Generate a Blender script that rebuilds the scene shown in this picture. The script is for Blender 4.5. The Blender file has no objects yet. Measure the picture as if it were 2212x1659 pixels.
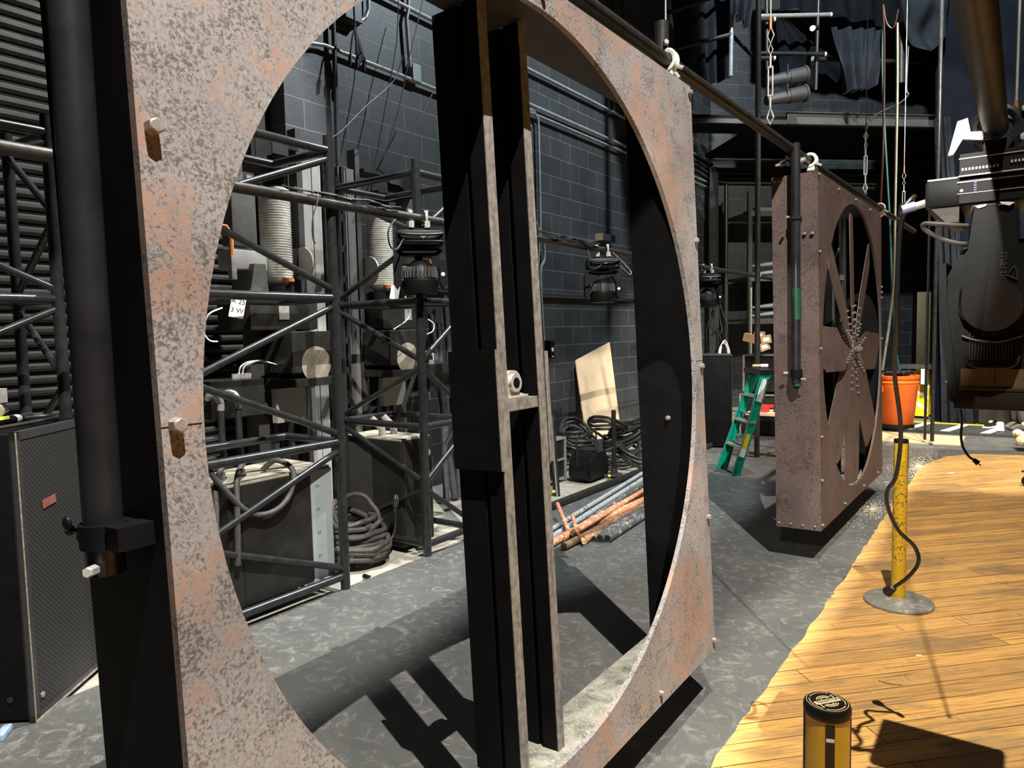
import bpy, bmesh, math, random
from mathutils import Vector, Matrix
random.seed(7)
S=bpy.context.scene; COL=S.collection
# ------------------------------------------------------------------ camera
F=1534.0; CX=1106.0; CY=829.5; EYE=1.65
def _ray(x,y):
    return Vector((x-CX,CY-y,-F)).normalized()
_yo=(F*F+(2208-CX)*450.0)/(CY-692)
YW=_ray(2208,692); ZW=-_ray(CX+450,CY+_yo); XW=YW.cross(ZW)
ROT=Matrix((XW,YW,ZW)); CAM=Vector((0,0,EYE))
def at(px,py,X=None,Y=None,Z=None):
    """world point seen at a place of the photograph, on a plane X=, Y= or Z= of the room"""
    d=ROT@_ray(px,py)
    if X is not None: t=(X-CAM.x)/d.x
    elif Y is not None: t=(Y-CAM.y)/d.y
    else: t=((Z or 0)-CAM.z)/d.z
    return CAM+t*d
cd=bpy.data.cameras.new('camera'); cam=bpy.data.objects.new('camera',cd); COL.objects.link(cam)
cd.sensor_width=36.0; cd.lens=F/2212*36.0; cd.clip_start=.02
cam.matrix_world=Matrix.Translation(CAM)@ROT.to_4x4()
S.camera=cam
# ------------------------------------------------------------------ world, exposure, lights
W=bpy.data.worlds.new('world'); S.world=W; W.use_nodes=True
W.node_tree.nodes['Background'].inputs[0].default_value=(1.0,.97,.92,1)
W.node_tree.nodes['Background'].inputs[1].default_value=.005
S.view_settings.view_transform='Standard'; S.view_settings.look='None'
S.view_settings.exposure=0.0; S.view_settings.gamma=1.0; S.view_settings.use_curve_mapping=False
def spot(name,loc,target,watt,angle,col=(1,1,1),rad=.05,blend=.15):
    l=bpy.data.lights.new(name,'SPOT'); l.energy=watt; l.spot_size=math.radians(angle); l.spot_blend=blend
    l.color=col; l.shadow_soft_size=rad
    o=bpy.data.objects.new(name,l); COL.objects.link(o); o.location=loc
    o.rotation_euler=(Vector(target)-Vector(loc)).to_track_quat('-Z','Y').to_euler(); return o
def area(name,loc,target,watt,size,col=(1,1,1)):
    l=bpy.data.lights.new(name,'AREA'); l.energy=watt; l.size=size; l.color=col
    o=bpy.data.objects.new(name,l); COL.objects.link(o); o.location=loc
    o.rotation_euler=(Vector(target)-Vector(loc)).to_track_quat('-Z','Y').to_euler(); return o
spot('stage_key_light',(1.95,.1,9.0),(-1.3,3.2,.8),7800,62,(1.0,.96,.91),.02)
spot('stage_floor_light',(.5,.1,9.0),(.6,4.9,0),5200,72,(1.0,.93,.82),.03)
spot('stage_side_light',(-.25,-.1,2.95),(-1.25,5.4,.5),380,29,(1.0,.95,.88),.02)
spot('wall_wash_light',(-1.2,8.5,8.9),(-5.2,6.8,3.3),2900,62,(.80,.92,1.0),.05)
spot('tower_wash_light',(-2.2,4.6,8.7),(-4.85,2.5,1.3),4300,37,(1.0,.98,.96),.05,.3)
spot('upstage_work_light',(.8,8.6,8.8),(-1.9,11.9,0),4500,52,(1.0,.93,.82),.08)
spot('upstage_rack_fill',(1.3,8.0,5.6),(-3.6,15.0,1.4),1500,62,(1.0,.95,.88),.08)  # added fill lamp, brightens the rack under the gallery
spot('upstage_bin_fill',(-.6,9.6,8.6),(-1.1,12.6,.2),4200,26,(1.0,.93,.82),.06)  # added narrow fill spot to brighten the orange bin and ramp
spot('gallery_work_light',(-.6,8.6,8.9),(-1.8,15.2,6.2),2700,80,(.8,.93,1.0),.1)
area('house_glow',(2.5,0,8.5),(-2,6,1),16,4.0,(1.0,.97,.93))
# ------------------------------------------------------------------ materials
MATS={}
def _new(name):
    m=bpy.data.materials.new(name); m.use_nodes=True; nt=m.node_tree
    return m,nt,nt.nodes['Principled BSDF']
def _tc(nt,scale=1.0,kind='Object'):
    t=nt.nodes.new('ShaderNodeTexCoord'); mp=nt.nodes.new('ShaderNodeMapping')
    if isinstance(scale,(int,float)): scale=(scale,)*3
    mp.inputs['Scale'].default_value=scale; nt.links.new(t.outputs[kind],mp.inputs['Vector']); return mp.outputs['Vector']
def _noise(nt,vec,scale,detail=4,rough=.55,dist=0):
    n=nt.nodes.new('ShaderNodeTexNoise'); n.inputs['Scale'].default_value=scale; n.inputs['Detail'].default_value=detail
    n.inputs['Roughness'].default_value=rough; n.inputs['Distortion'].default_value=dist
    nt.links.new(vec,n.inputs['Vector']); return n.outputs['Fac']
def _ramp(nt,fac,stops):
    r=nt.nodes.new('ShaderNodeValToRGB'); e=r.color_ramp.elements
    while len(e)<len(stops): e.new(.5)
    for k,(p,c) in enumerate(stops):
        e[k].position=p; e[k].color=(c,c,c,1) if isinstance(c,(int,float)) else (*c,1)
    nt.links.new(fac,r.inputs['Fac']); return r.outputs['Color']
def _mix(nt,fac,a,b,mode='MIX'):
    m=nt.nodes.new('ShaderNodeMix'); m.data_type='RGBA'; m.blend_type=mode
    def s(i,v):
        if isinstance(v,(tuple,list)): m.inputs[i].default_value=(*v,1)
        elif isinstance(v,(int,float)): m.inputs[i].default_value=v if i==0 else (v,v,v,1)
        else: nt.links.new(v,m.inputs[i])
    s(0,fac); s(6,a); s(7,b); return m.outputs[2]
def _bump(nt,b,h,st=.2,dist=.01):
    n=nt.nodes.new('ShaderNodeBump'); n.inputs['Strength'].default_value=st; n.inputs['Distance'].default_value=dist
    nt.links.new(h,n.inputs['Height']); nt.links.new(n.outputs['Normal'],b.inputs['Normal'])
def mat(name,col,rough=.5,metal=0.0,var=.25,scale=12,bump=0.0,spec=.5):
    if name in MATS: return MATS[name]
    m,nt,b=_new(name); v=_tc(nt)
    n=_noise(nt,v,scale,5,.6)
    lo=tuple(c*(1-var) for c in col); hi=tuple(min(1,c*(1+var)) for c in col)
    c=_ramp(nt,n,[(.3,lo),(.7,hi)]); nt.links.new(c,b.inputs['Base Color'])
    b.inputs['Roughness'].default_value=rough; b.inputs['Metallic'].default_value=metal
    b.inputs['Specular IOR Level'].default_value=spec
    if bump: _bump(nt,b,n,bump,.004)
    MATS[name]=m; return m
def speck(name,col,chip,amount,rough=.4,metal=0.0,scale=60):
    """painted surface with chips of another colour"""
    m,nt,b=_new(name); v=_tc(nt)
    n=_noise(nt,v,scale,3,.7); n2=_noise(nt,v,7,3,.6)
    k=_ramp(nt,_mix(nt,.35,n,n2),[(amount,0),(amount+.02,1)])
    base=_ramp(nt,n2,[(.3,tuple(c*.8 for c in col)),(.7,col)])
    nt.links.new(_mix(nt,k,base,chip),b.inputs['Base Color']); b.inputs['Roughness'].default_value=rough; b.inputs['Metallic'].default_value=metal
    _bump(nt,b,n,.12,.003); MATS[name]=m; return m
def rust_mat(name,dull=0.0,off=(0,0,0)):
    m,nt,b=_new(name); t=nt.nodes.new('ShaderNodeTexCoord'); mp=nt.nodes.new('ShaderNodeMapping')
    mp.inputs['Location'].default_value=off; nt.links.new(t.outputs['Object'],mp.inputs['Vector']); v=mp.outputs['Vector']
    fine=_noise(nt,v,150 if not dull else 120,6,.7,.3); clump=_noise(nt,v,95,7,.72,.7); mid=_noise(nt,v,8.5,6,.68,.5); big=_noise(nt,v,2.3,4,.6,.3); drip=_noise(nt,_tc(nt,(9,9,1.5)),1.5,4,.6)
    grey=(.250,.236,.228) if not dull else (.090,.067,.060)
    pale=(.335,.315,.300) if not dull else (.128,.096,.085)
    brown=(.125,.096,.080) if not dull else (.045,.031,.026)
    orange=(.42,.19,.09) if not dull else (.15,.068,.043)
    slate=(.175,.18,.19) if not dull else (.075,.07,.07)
    k=_mix(nt,.5,fine,clump)
    c0=_mix(nt,_ramp(nt,k,[(.46,0),(.60,1)]),grey,pale)
    c1=_mix(nt,_ramp(nt,_mix(nt,.3,k,mid),[(.435,0),(.495,1)]),brown,c0)
    f2=_ramp(nt,_mix(nt,.5,mid,big),[(.495,0),(.565,.9 if not dull else .5)])
    f2b=_mix(nt,1.0,f2,_ramp(nt,k,[(.45,.05),(.58,1)]),'MULTIPLY')
    c2=_mix(nt,f2b,c1,orange)
    f3=_ramp(nt,_mix(nt,.5,drip,_noise(nt,v,4.3,5,.6,.4)),[(.555,0),(.62,.8)])
    f3=_mix(nt,1.0,f3,_ramp(nt,k,[(.40,1),(.58,.35)]),'MULTIPLY')
    c3=_mix(nt,f3,c2,slate)
    c3=_mix(nt,1.0,c3,_ramp(nt,_noise(nt,v,1.7,3,.5,.5),[(.32,.74),(.68,1.12)]),'MULTIPLY')
    nt.links.new(c3,b.inputs['Base Color']); b.inputs['Roughness'].default_value=.6; b.inputs['Specular IOR Level'].default_value=.3
    _bump(nt,b,k,.35,.002); MATS[name]=m; return m
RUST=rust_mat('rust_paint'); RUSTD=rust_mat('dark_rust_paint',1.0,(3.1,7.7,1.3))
BLK=mat('flat_black_paint',(.005,.005,.0053),.62,0,.35,9,.1,.1)
BLKW=mat('black_painted_lumber',(.10,.092,.082),.6,0,.35,26,.25,.35)
STEEL=mat('black_steel_tube',(.034,.036,.037),.24,.45,.3,18,.05,.7)
TUBE=mat('black_coated_tube',(.018,.02,.021),.26,.2,.35,10,.06,.7)
PIPE=mat('dark_iron_pipe',(.048,.045,.039),.42,.6,.35,25,.12)
BPIPE=mat('glossy_black_pipe',(.022,.022,.024),.33,.3,.35,10,.06,.8)
GALV=mat('galvanised_metal',(.42,.41,.37),.33,.45,.25,30,.1)
CHROME=mat('bright_metal',(.70,.69,.65),.25,.5,.15,30)
BRT=mat('bolt_metal',(.33,.29,.26),.3,.35,.25,60)
COND=mat('painted_conduit',(.30,.33,.335),.3,.2,.25,15)
CONDD=mat('dark_painted_conduit',(.055,.06,.06),.4,.3,.25,15)
PLAS=mat('black_plastic',(.0055,.0055,.0058),.45,0,.2,30,.0,.25)
PLASG=mat('dark_grey_plastic',(.035,.035,.035),.4,0,.2,30,.0,.5)
RUB=mat('black_cable',(.022,.021,.020),.5,0,.35,20,.05,.5)
RUBG=mat('dusty_black_cable',(.06,.055,.048),.6,0,.4,25,.1,.4)
CLOTH=mat('black_drape',(.014,.016,.020),.9,0,.35,4,.1,.15)
CLOTHG=mat('grey_black_drape',(.040,.046,.054),.9,0,.3,4,.1,.15)
NAVY=mat('navy_black_curtain',(.010,.012,.020),.85,0,.3,3,.1,.2)
WHITEP=mat('white_paint',(.72,.70,.64),.5,0,.12,20)
PAPER=mat('white_paper',(.8,.79,.74),.7,0,.05,20)
INK=mat('black_ink',(.01,.01,.012),.5,0,.1,20)
GREYC=mat('grey_cabinet_paint',(.33,.37,.37),.4,.1,.10,5,.02)
CABB=mat('black_cabinet_paint',(.020,.019,.016),.4,.15,.4,6,.05)
ALU=mat('aluminium_extrusion',(.40,.39,.36),.4,.15,.10,8)
PLYW=mat('pale_plywood',(.66,.48,.30),.6,0,.10,5,.05)
TRED=mat('orange_plastic',(.93,.17,.02),.42,0,.10,6,.0,.4)
CARD=mat('brown_cardboard',(.42,.27,.15),.7,0,.15,9)
YEL=mat('yellow_plastic',(.80,.58,.02),.4,0,.1,9)
ORP=speck('orange_pipe_paint',(.62,.27,.15),(.78,.60,.33),.54,.45,0,30)
GRP=speck('scuffed_grey_pipe',(.10,.10,.095),(.42,.40,.35),.55,.5,0,40)
LGP=speck('pale_grey_pipe',(.42,.45,.46),(.16,.16,.16),.56,.45,0,25)
YST=speck('yellow_post_paint',(.60,.37,.018),(.10,.06,.03),.555,.3,0,75)
YST2=mat('yellow_gloss_paint',(.62,.38,.015),.25,0,.18,6,.02,.6)
CEM=speck('worn_grey_base',(.24,.235,.20),(.36,.355,.31),.56,.55,0,30)
GRN=mat('green_fibreglass',(.0,.30,.20),.32,0,.18,9)
DRUM=mat('drum_metal',(.78,.77,.70),.25,.35,.15,20)
GRILLE=None
def grille_mat():
    m,nt,b=_new('speaker_grille_cloth'); v=_tc(nt)
    w=nt.nodes.new('ShaderNodeTexWave'); w.wave_type='BANDS'; w.bands_direction='DIAGONAL'; w.inputs['Scale'].default_value=26
    w.inputs['Distortion'].default_value=.8; nt.links.new(v,w.inputs['Vector'])
    w2=nt.nodes.new('ShaderNodeTexVoronoi'); w2.inputs['Scale'].default_value=150; nt.links.new(v,w2.inputs['Vector'])
    c=_ramp(nt,w.outputs['Fac'],[(.3,(.013,.013,.0125)),(.8,(.030,.029,.027))]); nt.links.new(c,b.inputs['Base Color']); b.inputs['Roughness'].default_value=.6
    _bump(nt,b,w2.outputs['Distance'],.3,.003); return m
GRILLE=grille_mat()
def lumber_strip():
    m,nt,b=_new('worn_grey_lumber'); n=_noise(nt,_tc(nt,(30,30,2.5)),2.2,6,.65,.3); n2=_noise(nt,_tc(nt),40,3,.6)
    c=_mix(nt,.35,_ramp(nt,n,[(.3,(.09,.08,.068)),(.7,(.30,.275,.235))]),_ramp(nt,n2,[(.35,(.05,.045,.04)),(.6,(.34,.31,.27))])); nt.links.new(c,b.inputs['Base Color']); b.inputs['Roughness'].default_value=.6
    _bump(nt,b,n2,.3,.004); return m
STRIP=lumber_strip()
def block_mat():
    m,nt,b=_new('black_block_wall'); g=nt.nodes.new('ShaderNodeNewGeometry'); sp=nt.nodes.new('ShaderNodeSeparateXYZ'); nt.links.new(g.outputs['Position'],sp.inputs[0])
    ad=nt.nodes.new('ShaderNodeMath'); ad.operation='ADD'; nt.links.new(sp.outputs['X'],ad.inputs[0]); nt.links.new(sp.outputs['Y'],ad.inputs[1])
    sub=nt.nodes.new('ShaderNodeMath'); sub.operation='SUBTRACT'; nt.links.new(sp.outputs['Z'],sub.inputs[0]); sub.inputs[1].default_value=1.70-.2535*8
    cb=nt.nodes.new('ShaderNodeCombineXYZ'); nt.links.new(ad.outputs[0],cb.inputs[0]); nt.links.new(sub.outputs[0],cb.inputs[1])
    br=nt.nodes.new('ShaderNodeTexBrick'); nt.links.new(cb.outputs[0],br.inputs['Vector'])
    br.inputs['Scale'].default_value=1; br.inputs['Brick Width'].default_value=.507; br.inputs['Row Height'].default_value=.2535
    br.inputs['Mortar Size'].default_value=.004; br.inputs['Mortar Smooth'].default_value=.3; br.inputs['Bias'].default_value=-.2
    br.inputs['Color1'].default_value=(.040,.043,.044,1); br.inputs['Color2'].default_value=(.030,.033,.034,1); br.inputs['Mortar'].default_value=(.15,.16,.155,1)
    n=_noise(nt,cb.outputs[0],22,6,.7); n2=_noise(nt,cb.outputs[0],1.6,4,.6,.4)
    c=_mix(nt,1.0,br.outputs['Color'],_ramp(nt,n2,[(.3,.75),(.7,1.3)]),'MULTIPLY')
    n3=_noise(nt,cb.outputs[0],90,2,.6); c=_mix(nt,_ramp(nt,n3,[(.735,0),(.76,.4)]),c,(.16,.165,.155))
    nt.links.new(c,b.inputs['Base Color']); b.inputs['Roughness'].default_value=.5; b.inputs['Specular IOR Level'].default_value=.45
    inv=nt.nodes.new('ShaderNodeMath'); inv.operation='MULTIPLY_ADD'; nt.links.new(br.outputs['Fac'],inv.inputs[0]); inv.inputs[1].default_value=-1.0
    mm=nt.nodes.new('ShaderNodeMath'); mm.operation='MULTIPLY'; nt.links.new(n,mm.inputs[0]); mm.inputs[1].default_value=.35; nt.links.new(mm.outputs[0],inv.inputs[2])
    _bump(nt,b,inv.outputs[0],.55,.012); return m
BLOCK=block_mat()
def deck_mat():
    m,nt,b=_new('scuffed_black_deck'); v=_tc(nt)
    a=_noise(nt,v,.9,5,.6,.5); c_=_noise(nt,v,9,8,.75,1.6); d=_noise(nt,v,160,2,.5); st=_noise(nt,_tc(nt,(2.2,9,1)),1.4,7,.75,1.2)
    base=_ramp(nt,a,[(.3,(.060,.061,.056)),(.7,(.108,.109,.100))])
    s1=_mix(nt,_ramp(nt,c_,[(.52,0),(.66,.42)]),base,(.30,.29,.25))
    s2=_mix(nt,_ramp(nt,st,[(.56,0),(.72,.22)]),s1,(.30,.295,.255))
    s3=_mix(nt,_ramp(nt,d,[(.735,0),(.75,.9)]),s2,(.55,.52,.42))
    nt.links.new(s3,b.inputs['Base Color']); b.inputs['Roughness'].default_value=.55
    rr=_ramp(nt,c_,[(.3,.42),(.7,.62)]); nt.links.new(rr,b.inputs['Roughness']); _bump(nt,b,c_,.12,.004); return m
DECK=deck_mat()
def sandy_mat():
    m,nt,b=_new('dusty_board'); v=_tc(nt)
    a=_noise(nt,v,6,5,.7,1.2); br=nt.nodes.new('ShaderNodeTexBrick'); nt.links.new(_tc(nt,1.0),br.inputs['Vector']); br.inputs['Scale'].default_value=26
    br.inputs['Color1'].default_value=(1,1,1,1); br.inputs['Color2'].default_value=(.8,.8,.8,1); br.inputs['Mortar'].default_value=(.5,.5,.5,1)
    w=_noise(nt,v,2.6,3,.5,.8); tread=_mix(nt,_ramp(nt,w,[(.50,0),(.53,1)]),1.0,br.outputs['Color'])
    c=_ramp(nt,a,[(.34,(.09,.088,.074)),(.50,(.26,.25,.20)),(.66,(.40,.38,.30))]); c=_mix(nt,.95,c,tread,'MULTIPLY')
    n3=_noise(nt,v,140,2,.6); c=_mix(nt,_ramp(nt,n3,[(.64,0),(.67,.8)]),c,(.75,.68,.52))
    nt.links.new(c,b.inputs['Base Color']); b.inputs['Roughness'].default_value=.8; return m
SANDY=sandy_mat()
def conc_mat():
    m,nt,b=_new('dusty_concrete'); v=_tc(nt); a=_noise(nt,v,3,6,.7,.6); d=_noise(nt,v,22,5,.7)
    c=_mix(nt,.4,_ramp(nt,a,[(.35,(.20,.19,.155)),(.6,(.44,.41,.33))]),_ramp(nt,d,[(.3,(.15,.145,.125)),(.7,(.5,.46,.37))]))
    nt.links.new(c,b.inputs['Base Color']); b.inputs['Roughness'].default_value=.8; _bump(nt,b,d,.15,.004); return m
CONC=conc_mat()
def wood_mat():
    m,nt,b=_new('orange_plank_floor'); g=nt.nodes.new('ShaderNodeNewGeometry'); mp=nt.nodes.new('ShaderNodeMapping'); mp.inputs['Rotation'].default_value=(0,0,math.radians(-46))
    nt.links.new(g.outputs['Position'],mp.inputs['Vector']); v=mp.outputs['Vector']
    br=nt.nodes.new('ShaderNodeTexBrick'); nt.links.new(v,br.inputs['Vector']); br.inputs['Scale'].default_value=1
    br.inputs['Brick Width'].default_value=1.9; br.inputs['Row Height'].default_value=.125; br.inputs['Mortar Size'].default_value=.0022; br.inputs['Bias'].default_value=0
    br.offset=.37
    br.inputs['Color1'].default_value=(.80,.46,.15,1); br.inputs['Color2'].default_value=(.52,.30,.115,1); br.inputs['Mortar'].default_value=(.05,.03,.015,1)
    def stretch(sx,sy,sc,det,ro,di):
        q=nt.nodes.new('ShaderNodeMapping'); q.inputs['Scale'].default_value=(sx,sy,1); nt.links.new(v,q.inputs['Vector']); return _noise(nt,q.outputs['Vector'],sc,det,ro,di)
    grain=stretch(1.0,34,2.2,7,.72,.9); blot=stretch(1.4,3.5,1.0,4,.6,.4); saw=stretch(30,4,1.3,3,.6,.6)
    c=_mix(nt,.75,br.outputs['Color'],_ramp(nt,grain,[(.40,(.36,.29,.2)),(.48,(.95,.92,.87)),(.68,(1.3,1.2,1.0))]),'MULTIPLY')
    c=_mix(nt,_ramp(nt,blot,[(.53,0),(.63,.6)]),c,(.27,.19,.10))
    c=_mix(nt,_mix(nt,1.0,_ramp(nt,blot,[(.36,.75),(.44,0)]),_ramp(nt,saw,[(.52,0),(.6,1)]),'MULTIPLY'),c,(.33,.24,.13))
    d=_noise(nt,v,120,2,.6); c=_mix(nt,_ramp(nt,d,[(.775,0),(.79,.8)]),c,(.8,.72,.5))
    nt.links.new(c,b.inputs['Base Color']); b.inputs['Roughness'].default_value=.42; b.inputs['Specular IOR Level'].default_value=.35
    _bump(nt,b,br.outputs['Fac'],-.35,.004); return m
WOOD=wood_mat()
# ------------------------------------------------------------------ mesh builder
def V(*a): return Vector(a)
class MB:
    def __init__(s): s.bm=bmesh.new()
    def box(s,c,size,rot=None,bev=0.0):
        r=bmesh.ops.create_cube(s.bm,size=1.0); vs=r['verts']
        M=Matrix.Diagonal((*size,1))
        if rot is not None: M=(rot.to_4x4() if isinstance(rot,Matrix) else Matrix.Rotation(rot[1],4,rot[0]))@M
        bmesh.ops.transform(s.bm,matrix=Matrix.Translation(c)@M,verts=vs)
        if bev:
            es=list({e for v in vs for e in v.link_edges}); bmesh.ops.bevel(s.bm,geom=es,offset=bev,segments=2,affect='EDGES',profile=.6)
        return s
    def bb(s,lo,hi,bev=0.0):
        lo=Vector(lo);hi=Vector(hi); return s.box((lo+hi)/2,tuple(abs(q) for q in (hi-lo)),None,bev)
    def cyl(s,p0,p1,r0,r1=None,seg=16,cap=True):
        p0=Vector(p0);p1=Vector(p1); r1=r0 if r1 is None else r1; d=p1-p0; L=d.length
        r=bmesh.ops.create_cone(s.bm,cap_ends=cap,cap_tris=False,segments=seg,radius1=r0,radius2=r1,depth=L)
        M=Matrix.Translation((p0+p1)/2)@d.to_track_quat('Z','Y').to_matrix().to_4x4()
        bmesh.ops.transform(s.bm,matrix=M,verts=r['verts']); return s
    def ball(s,c,r,seg=12,sc=(1,1,1)):
        q=bmesh.ops.create_uvsphere(s.bm,u_segments=seg,v_segments=max(6,seg//2),radius=r)
        bmesh.ops.transform(s.bm,matrix=Matrix.Translation(c)@Matrix.Diagonal((*sc,1)),verts=q['verts']); return s
    def tube(s,pts,r,seg=8,closed=False,smooth=0):
        P=[Vector(p) for p in pts]
        if smooth:
            n0=len(P)
            if isinstance(r,(list,tuple)): r=[q.x for q in spline([Vector((v_,0,0)) for v_ in r],smooth,closed)]
            P=spline(P,smooth,closed)
        n=len(P); rings=[]; up=None
        for i in range(n):
            if closed: t=(P[(i+1)%n]-P[i-1])
            else: t=(P[min(i+1,n-1)]-P[max(i-1,0)])
            t=t.normalized() if t.length>1e-9 else V(0,0,1)
            if up is None:
                up=t.orthogonal().normalized()
            else:
                up=up-t*up.dot(t); up=up.normalized() if up.length>1e-6 else t.orthogonal().normalized()
            w=t.cross(up); rr=r[i] if isinstance(r,(list,tuple)) else r
            rings.append([s.bm.verts.new(P[i]+rr*(math.cos(2*math.pi*k/seg)*up+math.sin(2*math.pi*k/seg)*w)) for k in range(seg)])
        m=n if closed else n-1
        for i in range(m):
            a=rings[i];b=rings[(i+1)%n]
            for k in range(seg): s.bm.faces.new((a[k],a[(k+1)%seg],b[(k+1)%seg],b[k]))
        if not closed:
            s.bm.faces.new(rings[0][::-1]); s.bm.faces.new(rings[-1])
        return s
    def prism(s,poly,axis,a,b):
        """polygon in two coordinates extruded along axis from a to b"""
        def mk(p,t):
            return {'x':V(t,p[0],p[1]),'y':V(p[0],t,p[1]),'z':V(p[0],p[1],t)}[axis]
        A=[s.bm.verts.new(mk(p,a)) for p in poly]; B=[s.bm.verts.new(mk(p,b)) for p in poly]; n=len(poly)
        s.bm.faces.new(A); s.bm.faces.new(B[::-1])
        for i in range(n): s.bm.faces.new((A[i],B[i],B[(i+1)%n],A[(i+1)%n]))
        return s
    def lathe(s,prof,c=(0,0,0),seg=32,rot=None):
        c=Vector(c); rings=[]
        for r,z in prof:
            ring=[]
            for k in range(seg):
                q=V(r*math.cos(2*math.pi*k/seg),r*math.sin(2*math.pi*k/seg),z)
                if rot is not None: q=rot@q
                ring.append(s.bm.verts.new(c+q))
            rings.append(ring)
        for a,b in zip(rings,rings[1:]):
            for k in range(seg): s.bm.faces.new((a[k],a[(k+1)%seg],b[(k+1)%seg],b[k]))
        s.bm.faces.new(rings[0][::-1]); s.bm.faces.new(rings[-1]); return s
    def ring_plate(s,c,r,W,H,x0,x1,seg=96):
        """rectangular plate (y 0..W, z 0..H) with a round hole"""
        cy,cz=c; inn=[];out=[]
        for k in range(seg):
            a=2*math.pi*k/seg; dy,dz=math.cos(a),math.sin(a)
            ts=[]
            if dy>1e-9: ts.append((W-cy)/dy)
            if dy<-1e-9: ts.append(-cy/dy)
            if dz>1e-9: ts.append((H-cz)/dz)
            if dz<-1e-9: ts.append(-cz/dz)
            t=min(ts); inn.append((cy+r*dy,cz+r*dz)); out.append((cy+t*dy,cz+t*dz))
        cs=[(0,0),(W,0),(W,H),(0,H)]
        for cc in cs:
            k=min(range(seg),key=lambda i:(out[i][0]-cc[0])**2+(out[i][1]-cc[1])**2); out[k]=cc
        def ring(l,x): return [s.bm.verts.new((x,p[0],p[1])) for p in l]
        i0,o0,i1,o1=ring(inn,x0),ring(out,x0),ring(inn,x1),ring(out,x1)
        for k in range(seg):
            j=(k+1)%seg
            s.bm.faces.new((i1[k],o1[k],o1[j],i1[j])); s.bm.faces.new((i0[k],i0[j],o0[j],o0[k]))
            s.bm.faces.new((i0[k],i1[k],i1[j],i0[j])); s.bm.faces.new((o0[k],o0[j],o1[j],o1[k]))
        return s
    def build(s,name,m,parent=None,smooth=40,mats=None):
        bmesh.ops.recalc_face_normals(s.bm,faces=s.bm.faces)
        me=bpy.data.meshes.new(name); s.bm.to_mesh(me); s.bm.free()
        me.materials.append(m)
        if smooth:
            for p in me.polygons: p.use_smooth=True
            try: me.set_sharp_from_angle(angle=math.radians(smooth))
            except Exception: pass
        o=bpy.data.objects.new(name,me); COL.objects.link(o)
        if parent is not None: o.parent=parent
        return o
def spline(P,n,closed=False):
    out=[]; N=len(P); m=N if closed else N-1
    for i in range(m):
        p0=P[i-1] if (i>0 or closed) else P[0]; p1=P[i]; p2=P[(i+1)%N]; p3=P[(i+2)%N] if (closed or i+2<N) else P[-1]
        for k in range(n):
            t=k/n; out.append(.5*((2*p1)+(-p0+p2)*t+(2*p0-5*p1+4*p2-p3)*t*t+(-p0+3*p1-3*p2+p3)*t**3))
    if not closed: out.append(P[-1])
    return out
def thing(name,label,cat,loc=(0,0,0),rot=(0,0,0),group=None):
    o=bpy.data.objects.new(name,None); COL.objects.link(o); o.empty_display_size=.1
    o.location=loc; o.rotation_euler=rot; o['label']=label; o['category']=cat
    if group: o['group']=group
    return o
def tag(o,label,cat,group=None):
    o['label']=label; o['category']=cat
    if group: o['group']=group
    return o
def struct(o): o['kind']='structure'; return o
def recenter(o):
    """put a one-mesh thing's origin at the middle of its base"""
    c=[Vector(b) for b in o.bound_box]; lo=Vector((min(q.x for q in c),min(q.y for q in c),min(q.z for q in c))); hi=Vector((max(q.x for q in c),max(q.y for q in c),max(q.z for q in c)))
    p=Vector(((lo.x+hi.x)/2,(lo.y+hi.y)/2,lo.z)); o.data.transform(Matrix.Translation(-p)); o.location=o.location+p; return o
def copy_tree(o,parent=None):
    c=o.copy(); COL.objects.link(c)
    if parent is not None: c.parent=parent
    for ch in list(o.children): copy_tree(ch,c)
    return c
def text(name,body,size,m,parent,M,ext=.0006,align='CENTER'):
    cu=bpy.data.curves.new(name,'FONT'); cu.body=body; cu.size=size; cu.extrude=ext; cu.align_x=align; cu.align_y='CENTER'
    t=bpy.data.objects.new('tmp_text',cu); COL.objects.link(t)
    dg=bpy.context.evaluated_depsgraph_get(); me=bpy.data.meshes.new_from_object(t.evaluated_get(dg)); me.name=name
    bpy.data.objects.remove(t); me.transform(M); me.materials.clear(); me.materials.append(m)
    o=bpy.data.objects.new(name,me); COL.objects.link(o); o.parent=parent; return o
def frameM(o,x,y):
    x=Vector(x).normalized(); y=Vector(y).normalized(); z=x.cross(y)
    return Matrix.Translation(o)@Matrix((x,y,z)).transposed().to_4x4()
EDGE=-3.56
# the back wall and the gallery stand at an angle to the side wall
BA=math.radians(43.8); BW=V(math.cos(BA),math.sin(BA),0); BN=V(-math.sin(BA),math.cos(BA),0); BO=V(-5.2,14.3,0); GO=V(-3.0,12.5,0)
BM=Matrix.Translation(BO)@Matrix.Rotation(BA,4,'Z')
def atp(px,py,P,n):
    d=ROT@_ray(px,py); return CAM+d*((P-CAM).dot(n)/d.dot(n))
def atg(px,py,off=0): return atp(px,py,GO+BN*off,BN)
def atb(px,py,off=0): return atp(px,py,BO+BN*off,BN)
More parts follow.
